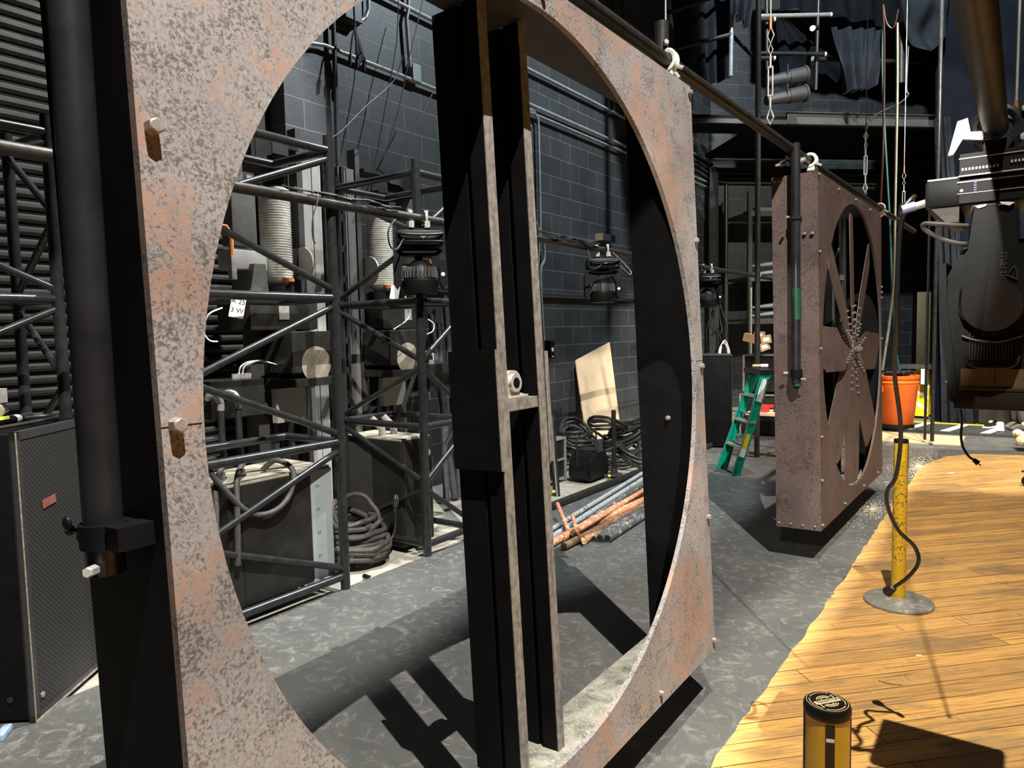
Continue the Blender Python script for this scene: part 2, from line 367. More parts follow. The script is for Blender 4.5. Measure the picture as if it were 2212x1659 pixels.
# ------------------------------------------------------------------ room
o=MB().bb((EDGE,-6,-.12),(-.9,28,0)).build('floor',DECK,smooth=0); struct(o)
b=MB(); pts=[]
y=-6.0; rnd=random.Random(3)
while y<9.2: pts.append((-.905+rnd.uniform(-.008,.008)+.006*math.sin(y*1.7),y)); y+=rnd.uniform(.03,.11)
pts+=[(-.84,9.6),(-.72,10.1),(-.45,10.45),(0,10.6),(.8,10.5),(2.5,10.2),(7,9.6),(7,-6)]
b.prism(pts,'z',-.05,.003); struct(b.build('floor',WOOD,smooth=0))
struct(MB().bb((-.9,10,-.1),(7,28,-.001)).bb((-.9,-6,-.1),(7,10,-.03)).build('floor',DECK,smooth=0))
struct(MB().bb((-5.9,-6,-.12),(EDGE,28,-.025)).build('floor',CONC,smooth=0))
struct(MB().bb((-5.5,3.98,-.1),(-5.2,14.6,9.6)).build('wall_left',BLOCK,smooth=0))
struct(MB().bb((-6.0,3.98,-.1),(-5.5,4.2,9.6)).build('wall_left',BLOCK,smooth=0))
struct(MB().bb((-6.1,-6,5.0),(-5.5,3.98,9.6)).build('wall_left',BLOCK,smooth=0))
# end wall with a doorway, at an angle
def placed(o,M): o.matrix_world=M; return o
D0=(atb(1976,700)-BO).dot(BW); D1=D0+1.25; DT=atb(1990,629).z
b=MB(); b.bb((-1.0,0,-.1),(D0,.3,9.6)); b.bb((D1,0,-.1),(14,.3,9.6)); b.bb((D0,0,DT),(D1,.3,9.6)); struct(placed(b.build('wall_back',BLOCK,smooth=0),BM))
struct(MB().bb((7,-6,-.1),(7.2,28,9.6)).build('wall_right',BLK,smooth=0))
struct(MB().bb((-6.1,-6.2,-.1),(7.2,-6,9.6)).build('wall_front',BLK,smooth=0))
struct(MB().bb((-6.1,-6.2,9.6),(7.2,28,9.8)).build('ceiling',BLK,smooth=0))
CORR=mat('cream_corridor_paint',(.62,.60,.44),.6,0,.05,4)
struct(placed(MB().bb((D0-3,2.6,-.1),(D1+3,2.8,3.2)).build('wall_corridor',CORR,smooth=0),BM))
l=bpy.data.lights.new('corridor_lamp','POINT'); l.energy=60; l.color=(1,.95,.75); l.shadow_soft_size=.3; lo=bpy.data.objects.new('corridor_lamp',l); COL.objects.link(lo); lo.location=BM@V(D0+.6,1.5,2.7)
b=MB(); b.bb((D0-.06,-.06,0),(D0,.32,DT+.06)); b.bb((D1,-.06,0),(D1+.06,.32,DT+.06)); b.bb((D0,-.06,DT),(D1,.32,DT+.06)); struct(placed(b.build('trim_1',BLK,smooth=0),BM))
# roller shutter
b=MB(); z=0.0; pitch=.0845
SH=mat('grey_shutter_slat',(.055,.053,.047),.4,.15,.2,5,.03)
while z<4.95:
    prof=[(-5.56,z),(-5.505,z+.008),(-5.488,z+.028),(-5.488,z+.05),(-5.505,z+.066),(-5.53,z+.069),(-5.512,z+.073),(-5.512,z+.081),(-5.56,z+.0845)]
    vs=[[b.bm.verts.new((p[0],yy,p[1])) for p in prof] for yy in (-6,3.86)]
    for k in range(len(prof)-1): b.bm.faces.new((vs[0][k],vs[1][k],vs[1][k+1],vs[0][k+1]))
    z+=pitch
o=b.build('door_1',SH); struct(o)
JAMB=mat('dark_jamb_paint',(.05,.048,.044),.5,.1,.25,5)
struct(MB().bb((-5.52,3.86,0),(-5.42,3.98,5.0)).build('trim_2',JAMB,smooth=0))
struct(MB().bb((-5.60,-6,4.95),(-5.40,3.98,5.25)).build('trim_3',BLK,smooth=0))
# added unseen flags that block spill from the key and floor spots
struct(MB().bb((1.33,-2,6.98),(3.4,6,7.0)).build('light_flag_1',BLK,smooth=0)); struct(MB().bb((-2.2,-2.5,6.98),(.105,6,7.0)).build('light_flag_2',BLK,smooth=0)) if True else None
# wooden strip along the end of the stage floor
tag(recenter(MB().bb((-1.9,11.05,.0),(-.62,11.95,.012)).build('floor_mat',mat('tan_board',(.50,.36,.20),.6,0,.12,6),smooth=0)),'tan flat board lying on the dark floor before the orange bin','floor mat')
b=thing('hazard_threshold','black ramp edged with yellow and white tape behind the stage floor','cable ramp',(-.6,12.6,0))
def local(lo,hi,p): return V(lo[0]-p.location.x,lo[1]-p.location.y,lo[2]),V(hi[0]-p.location.x,hi[1]-p.location.y,hi[2])
def lb(p,name,m,lo,hi,bev=0): a,c=local(lo,hi,p); return MB().bb(a,c,bev).build(name,m,p,smooth=0)
lb(b,'ramp',mat('ramp_black',(.035,.035,.035),.6),(-1.62,12.15,0),(1.6,13.2,.04))
lb(b,'yellow_tape',YEL,(-1.6,13.05,.041),(1.6,13.16,.046))
for x0 in (-1.45,-.95,-.45,.1):
    q=MB().prism([(x0+.6,12.18-12.6),(x0+.72,12.18-12.6),(x0+.92,13.03-12.6),(x0+.80,13.03-12.6)],'z',.041,.045).build('white_tape',WHITEP,b,smooth=0)

# ------------------------------------------------------------------ helper for hex bolts
_boltmesh={}
def bolt(parent,p,d,r=.011,h=.016,m=None,name='bolt'):
    key=(round(r,4),round(h,4),(m or BRT).name)
    if key not in _boltmesh:
        mb=MB(); mb.cyl((0,0,0),(0,0,h*.9),r,seg=6); mb.cyl((0,0,h*.9),(0,0,h),r,r*.8,seg=6)
        ob=mb.build(name,m or BRT); _boltmesh[key]=ob.data; bpy.data.objects.remove(ob)
    o=bpy.data.objects.new(name,_boltmesh[key]); COL.objects.link(o); o.parent=parent; o.location=p
    o.rotation_euler=Vector(d).to_track_quat('Z','Y').to_euler(); return o
# ------------------------------------------------------------------ fan housings
def posts(root,m_strip):
    for y0,y1 in ((1.115,1.158),(1.325,1.365)):
        b=MB()
        b.bb((-.215,y0,.02),(-.157,y1,2.40),.002); b.bb((-.335,y0+.004,.02),(-.235,y1-.004,2.40)); b.bb((-.235,y0+.014,.02),(-.215,y1-.014,2.40))
        o=b.build('post',BLK,root,smooth=0)
        MB().bb((-.157,y0,.02),(-.154,y1,2.40)).build('worn_edge',m_strip,o,smooth=0)
    for y0,y1,z0,z1 in ((1.098,1.114,.998,1.366),(1.366,1.386,.985,1.352)):
        g=MB().bb((-.335,y0,z0),(-.152,y1,z1)).build('gusset_plate',BLK,root,smooth=0)
        MB().bb((-.1522,y0,z0),(-.1495,y1,z1)).build('raw_edge',m_strip,g,smooth=0)
    MB().bb((-.215,1.159,1.172),(-.158,1.324,1.208),.002).build('crossbar',m_strip,root,smooth=0)
def housing(name,label,loc,rot,W,cy,cz,r,mfront,mend,bolts_main):
    root=thing(name,label,'stage set piece',loc,rot)
    H=2.43
    MB().ring_plate((cy,cz),r,W,H,-.018,0,128).build('front_panel',mfront,root,smooth=0)
    # thin raw edge of the round cut-out
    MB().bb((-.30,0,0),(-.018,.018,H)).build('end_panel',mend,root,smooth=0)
    MB().bb((-.30,W-.018,0),(-.018,W,H)).build('end_panel',BLK,root,smooth=0)
    MB().bb((-.30,.018,H-.018),(-.018,W-.018,H)).build('top_panel',mat('dark_inner_board',(.035,.033,.030),.6,0,.2,7),root,smooth=0)
    MB().bb((-.30,.018,0),(-.018,W-.018,.018)).build('bottom_board',SANDY,root,smooth=0)
    for (y,z) in bolts_main: bolt(root,(0,y,z),(1,0,0),.011 if mfront is RUST else .0085,.016 if mfront is RUST else .014)
    return root
def band_clamp(parent,c,r,m,side=(0,-1,0),w=.03):
    """split-collar pipe clamp with a wing bolt, pipe vertical"""
    b=MB(); b.cyl((c[0],c[1],c[2]-w/2),(c[0],c[1],c[2]+w/2),r+.008,seg=20)
    b.bb((c[0]-r*.9,c[1],c[2]-w/2),(c[0]+r*.9,c[1]+.06,c[2]+w/2))
    return b.build('pipe_clamp',m,parent)
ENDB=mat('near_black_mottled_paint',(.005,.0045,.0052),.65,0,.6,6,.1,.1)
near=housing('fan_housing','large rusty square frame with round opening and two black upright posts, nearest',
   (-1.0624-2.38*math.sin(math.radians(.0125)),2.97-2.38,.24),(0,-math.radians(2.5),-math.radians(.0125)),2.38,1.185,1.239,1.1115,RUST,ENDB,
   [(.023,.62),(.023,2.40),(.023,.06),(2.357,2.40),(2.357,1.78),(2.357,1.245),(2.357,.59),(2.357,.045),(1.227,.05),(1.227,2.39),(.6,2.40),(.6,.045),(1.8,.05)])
posts(near,STRIP)
for z in (1.748,1.271): bolt(near,(0,.023,z),(1,0,0),.013,.021,mat('brown_grey_bolt',(.34,.28,.24),.4,.2,.25,60))
MB().bb((.0,.0,1.268),(.0006,.070,1.270)).build('panel_seam',INK,near,smooth=0); MB().bb((.0,2.31,1.268),(.0006,2.38,1.270)).build('panel_seam',INK,near,smooth=0)
# pillow-block bearing on the crossbar
b=MB(); cy,cz=1.212,1.257
b.bb((-.215,1.160,1.209),(-.160,1.275,1.219),.002)
prof=[(-.045,0),(.055,0),(.055,.010),(.030,.016),(.018,.04)]+[(math.cos(a)*.043,.047+math.sin(a)*.041) for a in [math.radians(x) for x in range(20,161,14)]]+[(-.028,.04),(-.035,.016),(-.045,.010)]
b.prism([(cy+p[0],1.210+p[1]) for p in prof],'x',-.205,-.170)
brg=b.build('pillow_block_bearing',mat('cream_cast_metal',(.48,.45,.38),.4,.2,.15,40),near)
MB().cyl((-.180,cy,cz+.001),(-.159,cy,cz+.001),.029,seg=24).build('bearing_ring',CHROME,brg)
MB().cyl((-.160,cy,cz+.001),(-.1585,cy,cz+.001),.017,seg=20).build('bearing_bore',BLK,brg)
# vertical hanging pipes strapped to both ends
b=MB(); b.cyl((-.068,-.045,2.62),(-.128,-.045,1.03),.0302,seg=28); b.build('hanging_pipe',BPIPE,near)
c=MB(); c.cyl((-.126,-.045,1.075),(-.1245,-.045,1.115),.037,seg=24); c.bb((-.165,-.04,1.078),(-.085,0.0,1.112)); c.bb((-.045,-.06,1.076),(-.085,-.001,1.114))
k=c.build('pipe_clamp',BLK,near)
q=MB(); q.cyl((-.16,-.05,1.095),(-.215,-.06,1.095),.005,seg=8); q.ball((-.20,-.07,1.11),.012,10,(1,.5,1.2)); q.ball((-.20,-.05,1.08),.012,10,(1,.5,1.2)); q.ball((-.215,-.06,1.095),.009,10); q.build('wing_bolt',PLAS,k)
bolt(near,(-.103,-.073,1.045),(.6,-.6,.1),.009,.03,CHROME,'chrome_bolt')
b=MB(); b.cyl((-.14,2.44,2.76),(-.225,2.44,.95),.030,seg=20); b.build('hanging_pipe',PIPE,near)
bolt(near,(-.125,2.425,2.66),(.7,-.6,0),.012,.022,CHROME,'chrome_bolt')
MB().bb((-.25,2.381,1.4),(-.15,2.45,1.44)).bb((-.25,2.381,1.0),(-.15,2.45,1.04)).build('pipe_clamp',BLK,near)
bolt(near,(-.16,2.361,1.02),(0,-1,0),.011,.014,BRT)
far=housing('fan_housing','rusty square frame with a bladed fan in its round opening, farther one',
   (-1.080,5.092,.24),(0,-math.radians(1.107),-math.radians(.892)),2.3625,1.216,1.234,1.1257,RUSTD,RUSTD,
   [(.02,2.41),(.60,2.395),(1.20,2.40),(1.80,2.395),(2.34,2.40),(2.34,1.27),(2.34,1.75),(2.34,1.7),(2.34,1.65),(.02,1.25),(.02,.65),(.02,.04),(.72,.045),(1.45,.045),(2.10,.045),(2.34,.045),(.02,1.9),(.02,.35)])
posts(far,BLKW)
bolt(far,(-.084,0,2.025),(0,-1,0),.011,.02,BRT); bolt(far,(-.034,0,2.022),(0,-1,0),.011,.02,BRT)
for xx in (-.28,-.20,-.12,-.04): bolt(far,(xx,0,.03),(0,-1,0),.006,.01,BRT)
bolt(far,(-.276,0,2.40),(0,-1,0),.008,.012,BRT); bolt(far,(-.25,0,2.40),(0,-1,0),.008,.012,BRT)
b=MB(); b.cyl((-.125,-.05,2.62),(-.140,-.05,1.02),.030,seg=24); b.build('hanging_pipe',BPIPE,far)
MB().cyl((-.135,-.05,1.0),(-.1353,-.05,1.02),.025,seg=20).cyl((-.1315,-.05,1.45),(-.1330,-.05,1.66),.0308,seg=24,cap=False).build('green_tape',mat('green_tape_paint',(.012,.06,.03),.4,0,.3,8),far)
band_clamp(far,(-.137,-.05,1.085),.030,BLK,w=.055); band_clamp(far,(-.128,-.05,2.13),.030,STEEL,w=.022)
bolt(far,(-.165,-.09,2.135),(-.1,-1,0),.008,.028,CHROME); bolt(far,(-.10,-.075,1.05),(.9,-.2,0),.006,.03,CHROME); bolt(far,(-.19,-.06,1.09),(-1,-.3,0),.008,.03,CHROME)
# fan
fan=MB(); HX,HY,HZ=-.025,1.216,1.205
fan.cyl((-.24,HY,HZ),(.045,HY,HZ),.020,seg=20); fan.cyl((-.045,HY,HZ),(-.012,HY,HZ),.075,seg=28); fan.cyl((.0,HY,HZ),(.03,HY,HZ),.030,seg=6)
fan.build('fan_hub',mat('brown_hub_metal',(.16,.12,.10),.5,.3,.3,30),far)
R=Matrix
bladeproto=None
for k,deg in enumerate((178,223,264,312,357,50,93,139)):
    th=math.radians(deg)
    if bladeproto is None:
        b=MB(); hw=.165; L=1.085
        prof=[(-.03,.05),(-.085,.16),(-.13,.30),(-hw,.44),(-hw,L-.09),(-hw+.03,L-.02),(-hw+.09,L),(hw-.05,L),(hw-.01,L-.03),(hw,L-.10),(hw,.42),(.12,.26),(.06,.12),(.03,.05)]
        # blade plane: chord along local y, radius along local z, thickness along x
        b.prism(prof,'x',-.003,.003)
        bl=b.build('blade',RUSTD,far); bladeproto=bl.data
        o=bl
    else:
        o=bpy.data.objects.new('blade',bladeproto); COL.objects.link(o); o.parent=far
    # radial direction (0,cos th,sin th)
    M=Matrix.Translation((HX,HY,HZ))@Matrix.Rotation(th-math.pi/2,4,'X')@Matrix.Rotation(math.radians(7),4,'Z')
    o.matrix_local=M
    for j in range(5):
        for sgn in (-1,1):
            rr=.13+.055*j; bolt(o,(.003,sgn*(.02+.021*j),rr),(1,0,0),.009,.018,mat('rivet_metal',(.17,.14,.125),.35,.3,.2,40),'rivet')
# ------------------------------------------------------------------ tower trusses behind the near set piece
def truss(Y0,Y1,label,X0=-4.41,X1=-3.55,keep=(0,1,2,3),faces=(0,1,3),group='black tubular tower trusses'):
    T=thing('truss_tower',label,'scaffold tower',((X0+X1)/2,(Y0+Y1)/2,-.025),group=group)
    L=lambda x,y,z:(x-T.location.x,y-T.location.y,z-T.location.z)
    cs=[(X1,Y0),(X1,Y1),(X0,Y1),(X0,Y0)]
    for (x,y) in [cs[k_] for k_ in keep]: MB().cyl(L(x,y,-.02),L(x,y,2.89),.031,seg=16).build('post',STEEL,T)
    rz=[.085,.965,1.885,2.80]
    for i in range(4):
        (xa,ya),(xb,yb)=cs[i],cs[(i+1)%4]
        for z in rz: MB().cyl(L(xa,ya,z),L(xb,yb,z),.0265,seg=12).build('rail',STEEL,T)
    # K braces: apex on one post, feet on the other at each rail
    for i,(a,b_) in enumerate(((1,0),(1,2),(2,3),(0,3))):
        if i not in faces: continue
        A=cs[a];B=cs[b_]
        for z0,z1 in zip(rz,rz[1:]):
            zm=(z0+z1)/2
            if i in (1,3): A_,B_=B,A
            else: A_,B_=A,B
            MB().cyl(L(*A_,z0+.05),L(*B_,zm-.025),.021,seg=10).build('brace',STEEL,T); MB().cyl(L(*A_,z1-.05),L(*B_,zm+.025),.021,seg=10).build('brace',STEEL,T)
    return T
truss(.92,1.78,'black tube tower at the left behind the speaker cabinet',-4.95,-4.40)
truss(2.075,3.03,'black tube tower seen through the round opening, in front of the larger drum winch',-4.10,-3.55,(0,1),(0,))
truss(3.82,4.36,'black tube tower just right of the coiled cable heap',keep=(0,1,3),faces=(0,3))
# light batten with three moving heads
bt=thing('lighting_pipe','long black pipe across the truss towers carrying three small moving lights','pipe',(-3.5,0,2.47))
MB().cyl((0,.0,0),(0,12.9,-.02),.031,seg=20).build('pipe',PIPE,bt)
def cable_obj(name,pts,r,m,label,cat,group=None,smooth=6,seg=8):
    o=MB().tube(pts,r,seg,smooth=smooth).build(name,m); tag(o,label,cat,group); return o
def moving_head(name,label,loc,rotz,s=1.0,group=None):
    T=thing(name,label,'stage light',loc,(0,0,rotz),group)
    for y in (-.055,.055):
        c=MB(); c.tube([(.040*math.cos(a),y,.040*math.sin(a)) for a in [math.radians(x) for x in range(-60,241,20)]],.010,6); c.bb((-.02,y-.014,-.075),(.02,y+.014,-.035)); c.cyl((.03,y,-.04),(.085,y,-.055),.007,seg=8); c.bb((.07,y-.018,-.075),(.085,y+.018,-.03))
        c.box((.0,y,.047),(.035,.03,.012)); c.build('clamp',CHROME,T)
    MB().bb((-.07,-.10,-.095),(.07,.10,-.078)).build('bracket_plate',STEEL,T)
    b=MB(); b.bb((-.12,-.165,-.20),(.12,.165,-.095),.02); B=b.build('base',PLAS,T)
    h=MB(); h.tube([(.11,-.16,-.12),(.15,-.12,-.13),(.155,0,-.135),(.15,.12,-.13),(.11,.16,-.12)],.009,6,smooth=4); h.tube([(.11,-.16,-.18),(.15,-.12,-.18),(.155,0,-.18),(.15,.12,-.18),(.11,.16,-.18)],.009,6,smooth=4); h.build('handle',PLAS,B)
    MB().bb((.1205,.05,-.165),(.1225,.10,-.125)).build('display',PLASG,B)
    for dy,dz in ((0,0),(.012,0),(-.012,0),(0,.010),(0,-.010)): MB().bb((.1205,.02+dy-.003,-.145+dz-.003),(.1235,.02+dy+.003,-.145+dz+.003)).build('button',PAPER,B)
    y_=MB(); 
    prof=[(-.175,-.235),(-.115,-.215),(.115,-.215),(.175,-.235),(.188,-.30),(.185,-.46),(.16,-.50),(.135,-.46),(.13,-.33),(.09,-.27),(-.09,-.27),(-.13,-.33),(-.135,-.46),(-.16,-.50),(-.185,-.46),(-.188,-.30)]
    y_.prism(prof,'x',-.075,.075); y_.cyl((0,0,-.20),(0,0,-.225),.07,seg=20); Y_=y_.build('yoke',PLAS,T)
    g=MB()
    for k in range(6): g.bb((.0755,.137+.006*k,-.30),(.0775,.139+.006*k,-.255))
    g.build('vent_slots',PLASG,Y_); MB().cyl((.0,.187,-.40),(.0,.191,-.40),.016,seg=16).build('badge',PAPER,Y_)
    MB().cyl((.072,.155,-.40),(.079,.155,-.40),.014,seg=16).build('badge',PAPER,Y_)
    H=MB().lathe([(.02,-.295),(.05,-.30),(.085,-.325),(.105,-.36),(.112,-.40),(.118,-.435),(.128,-.44),(.128,-.525),(.120,-.535),(.105,-.530)],(0,0,0),32).build('head',PLAS,T)
    f=MB()
    for k in range(28):
        a=2*math.pi*k/28; f.box((.112*math.cos(a),.112*math.sin(a),-.385),(.028,.006,.075),Matrix.Rotation(a,3,'Z'))
    f.build('cooling_fins',mat('fin_grey_metal',(.16,.16,.155),.4,.5,.1,20),H)
    return T
mh=moving_head('moving_light','small black moving light hanging beside the second truss tower, left of the black posts',(-3.5,3.78,2.465),-.75)
m2=copy_tree(mh); m2.location=(-3.5,6.50,2.46); m2.rotation_euler=(0,0,-.95); m2['label']='small black moving light hanging in front of the bare block wall, between posts and frame'
m3=copy_tree(mh); m3.location=(-3.5,9.48,2.455); m3.rotation_euler=(0,0,-1.0); m3['label']='small black moving light hanging between the two rusty frames above the far speaker'
def wig(p0,p1,n,amp,sag=0,seed=1):
    r=random.Random(seed); p0=Vector(p0);p1=Vector(p1); return [p0.lerp(p1,k/n)+V(r.uniform(-amp,amp),r.uniform(-amp,amp),r.uniform(-amp,amp)*.7-sag*math.sin(math.pi*k/n)) for k in range(n+1)]
for k in range(3):
    cable_obj('power_cable',wig((-3.48,2.6+.1*k,2.515),(-3.47,3.55,2.505),7,.018,0,k),.0055,RUB,'thin black cable tied along the lighting pipe beside the second tower','cable','cables tied to the lighting pipe left of the posts')
for k in range(4):
    cable_obj('power_cable',wig((-3.47,5.2+.12*k,2.515),(-3.46,6.35,2.50),7,.025,0,20+k),.006,RUB,'thin black cable tied along the lighting pipe right of the black posts','cable','cables tied to the lighting pipe right of the posts')
cable_obj('cable_tie_end',[(-3.46,2.86,2.50),(-3.44,2.84,2.45),(-3.44,2.80,2.35),(-3.45,2.80,2.24),(-3.45,2.82,2.20)],.004,RUB,'loose black tie line hanging from the lighting pipe beside the pale upright','cord')
cable_obj('power_cable',[(-3.47,6.15,2.43),(-3.45,6.14,2.36),(-3.46,6.15,2.27),(-3.44,6.24,2.25),(-3.43,6.35,2.29)],.008,RUB,'short black cable looping into the middle small moving light','cable')
cable_obj('safety_cable',[(-3.44,6.5,2.46),(-3.40,6.55,2.36),(-3.36,6.7,2.27),(-3.36,6.84,2.22),(-3.38,6.9,2.26),(-3.43,6.8,2.36),(-3.46,6.66,2.44)],.004,CHROME,'bright steel safety cable looped at the middle small moving light','cable')
cable_obj('power_cable',[(-3.45,3.5,2.42),(-3.44,3.42,2.34),(-3.45,3.44,2.24),(-3.45,3.5,2.22),(-3.48,3.6,2.30)],.006,RUB,'black cable looping beside the leftmost small moving light','cable')

# ------------------------------------------------------------------ drum winches with their control boxes
def winch(label,Y,group='drum winches behind the towers'):
    T=thing('drum_winch',label,'winch',(-4.72,Y,-.025),group=group)
    # local: x to stage, y along the wall, origin at floor
    for y0 in (.42,.515): MB().bb((-.04,y0,0),(.04,y0+.085,3.12),.002).bb((.0405,y0+.06,0),(.041,y0+.066,3.12)).build('upright',ALU,T,smooth=0)
    MB().bb((-.05,.36,0),(.05,.41,3.3)).build('guide_rail',JAMB,T,smooth=0); MB().bb((-.05,-.12,0),(.03,.02,2.05)).bb((-.05,.07,0),(.02,.11,2.05)).bb((-.05,.18,0),(.04,.24,2.05)).build('guide_rail',JAMB,T,smooth=0)
    d=MB(); prof=[(.05,2.05)]
    n=34
    for k in range(n): z=2.12+.66*k/n; prof+=[(.112,z),(.118,z+.005),(.118,z+.012),(.112,z+.016)]
    prof+=[(.112,2.79),(.05,2.83)]
    d.lathe(prof,(.05,.14,0),40); d.build('drum',DRUM,T)
    MB().cyl((.05,.14,1.98),(.05,.14,2.06),.12,seg=28).build('drum_flange',CABB,T); MB().cyl((.05,.14,2.83),(.05,.14,2.90),.09,seg=24).build('drum_flange',CABB,T)
    b=MB(); b.bb((-.1,-.16,2.93),(.22,-.13,3.14)); b.bb((-.1,-.16,3.11),(.1,.35,3.14)); b.prism([(-.12,2.95),(.30,3.13),(-.12,3.13)],'x',.20,.215); b.bb((-.1,-.14,2.93),(.2,.28,2.95)); b.build('top_bracket',CABB,T,smooth=0)
    MB().bb((.216,.02,3.02),(.219,.16,3.10)).build('bracket_plate',PLASG,T,smooth=0)
    g=MB(); g.bb((-.16,-.26,1.72),(.26,.34,1.95),.025); G=g.build('gearbox',CABB,T); MB().bb((.262,-.02,1.80),(.265,.07,1.90)).build('rating_plate',GALV,G,smooth=0)
    MB().prism([(-.24,1.955),(-.08,1.955),(-.08,1.975),(-.1,2.20),(-.19,2.20),(-.24,1.975)],'x',.0,.24).build('motor_bell',mat('servo_grey_paint',(.10,.096,.085)),T); MB().bb((-.05,-.27,1.95),(.27,-.05,1.968)).build('bell_flange',GALV,T,smooth=0)
    MB().bb((.02,-.34,2.16),(.18,-.04,2.30),.01).build('terminal_box',ALU,T); MB().bb((.02,-.30,2.33),(.16,-.10,2.93),.012).build('servo_motor',mat('servo_grey_paint',(.055,.053,.047),.4,0,.15,8),T)
    MB().bb((.161,-.17,2.78),(.163,-.12,2.84)).build('warning_label',PAPER,T,smooth=0); MB().bb((.1635,-.165,2.785),(.164,-.145,2.80)).build('yellow_mark',YEL,T,smooth=0)
    MB().bb((.19,-.37,2.08),(.235,-.33,2.24),.004).build('connector',GALV,T); MB().tube([(.21,-.35,2.24),(.21,-.35,2.40),(.2,-.37,2.45),(.2,-.46,2.46),(.2,-.56,2.46)],[.018,.016,.009,.008,.008],8).build('orange_cable',mat('orange_cable_jacket',(.65,.25,.08),.5,0,.1,9),T)
    MB().cyl((.10,.335,2.24),(.10,.350,2.24),.13,seg=36).build('sheave',ALU,T); MB().bb((.02,.25,2.15),(.06,.36,2.36)).build('sheave_bracket',CABB,T,smooth=0)
    MB().cyl((.16,.16,2.09),(.16,.16,2.115),.04,seg=16).build('orange_cap',mat('orange_cable_jacket',(.65,.25,.08)),T)
    m=MB(); m.bb((.06,-.02,1.40),(.40,.40,1.71),.01); m.build('motor_cover',CABB,T,smooth=0)
    dd=MB(); dd.cyl((.401,.19,1.46),(.404,.19,1.46),.135,seg=40); dd.build('cover_disc',mat('bare_plate_metal',(.34,.30,.23),.5,.3,.3,12),T)
    MB().bb((.0,-.02,1.30),(.42,.40,1.36),.003).build('shelf_plate',CABB,T,smooth=0)
    MB().bb((.1,.0,1.02),(.16,.27,1.28)).build('spring_cover',ALU,T,smooth=0)
    MB().bb((.0,-.62,1.12),(.30,-.20,1.38),.004).build('junction_box',CABB,T,smooth=0)
    q=MB()
    for k in range(5): q.cyl((.24,-.40+.03*k,1.38),(.24,-.40+.03*k,1.42),.015,seg=8)
    q.build('cable_gland',GALV,T)
    for k,yy in enumerate((-.60,-.47)):
        MB().tube([(.31,yy-.05,1.27),(.34,yy-.05,1.30),(.37,yy-.02,1.29),(.38,yy,1.24),(.38,yy,1.19)],.024,10,smooth=4).build('conduit_elbow',GALV,T)
        MB().tube([(.38,yy,1.2),(.38,yy,.95),(.37,yy+.02,.75),(.34,yy+.1,.6)],.022,10,smooth=4).build('flexible_conduit',RUB,T)
    for k in range(3): MB().tube([(.24,-.36+.03*k,1.42),(.24,-.34+.03*k,1.47),(.22,-.25+.04*k,1.50),(.2,-.10,1.49),(.2,.05,1.44)],.006,6,smooth=4).build('wire',PAPER if k<2 else RUB,T)
    MB().prism([(.30,.35),(.72,.35),(.72,1.28),(.30,1.28)],'x',-.06,-.055).build('back_plate',CABB,T,smooth=0)
    lad=MB(); lad.bb((-.03,.66,.2),(.0,.72,3.1)); lad.bb((-.03,.86,.2),(.0,.89,3.1))
    for k in range(11): lad.bb((-.03,.66,.3+.26*k),(.0,.89,.36+.26*k))
    lad.build('slotted_frame',CABB,T,smooth=0)
    return T
w1=winch('ribbed drum winch on pale uprights seen through the left tower',3.30)
w2=copy_tree(w1); w2.location.y=4.80; w2.location.x=-4.85; w2.scale=(1,-1,1); 
for ch in w2.children:
    if ch.name.startswith('upright'): ch.data=ch.data.copy(); ch.data.materials[0]=mat('dull_grey_extrusion',(.13,.128,.12),.4,.2,.1,8)
w2['label']='darker drum winch between the towers, behind the leftmost small moving light'
def tagcard(name,p,s,label,words):
    o=thing(name,label,'paper tag',p,(0,0,0)); MB().bb((-.001,-s*.5,-s*.75),(.001,s*.5,s*.75)).build('card',PAPER,o,smooth=0); o.rotation_euler=(math.radians(-12),0,math.radians(-25))
    for i,(w_,dz) in enumerate(words): text('handwriting',w_,s*.5,INK,o,frameM((.0016,0,dz),(0,1,0),(0,0,1)))
    return o
tagcard('paper_tag',at(513,668,X=-3.9),.10,'white paper tag with handwriting hanging under the tower rail',[('MS','a'),]) if False else None
tagcard('paper_tag',at(513,664,X=-3.9),.085,'white paper tag with black handwriting hanging below a tower rail',[('A 25',.035),('3 W',-.02)])
o=tagcard('paper_tag',at(853,632,X=-4.2),.075,'white printed paper tag beside the leftmost small moving light',[])
# cabinets
c=thing('control_cabinet','black floor cabinet with pale grey side strip inside the left tower','cabinet',(-3.915,2.60,-.025))
MB().bb((-.155,-.35,.125),(.32,.22,.83),.006).build('body',CABB,c,smooth=0); MB().bb((-.155,.22,.125),(.322,.385,.83),.003).build('grey_panel',GREYC,c,smooth=0)
MB().bb((-.15,-.345,.831),(.31,.38,.845)).build('lid',mat('cream_lid',(.34,.31,.24),.6,0,.3,12),c,smooth=0)  # cream lid, much paler than the black body
MB().bb((.3215,-.27,.05),(.3225,-.262,.82)).build('door_seam',INK,c,smooth=0)
for z in (.12,.27,.42,.57,.72):
    MB().bb((.3225,.262,z),(.3235,.266,z+.018)).bb((.3225,.276,z),(.3235,.280,z+.018)).build('slot',INK,c,smooth=0)
for k,(a0,b0) in enumerate(((-.25,-.05),(-.12,.03))):
    MB().tube([(.1,a0,.845),(.1,a0,.90),(.12,a0+.02,.93),(.2,a0-.03,.95),(.30,a0-.15,.88),(.36,a0-.2,.7),(.37,a0-.22,.4)],.017,10,smooth=5).build('flexible_conduit',RUBG,c)
MB().tube([(.15,.0,.86),(.22,.05,.92),(.34,.08,.86),(.37,.02,.72),(.37,-.1,.65),(.36,-.25,.68),(.36,-.4,.85),(.35,-.5,1.0)],.017,10,smooth=5).build('flexible_conduit',RUBG,c)
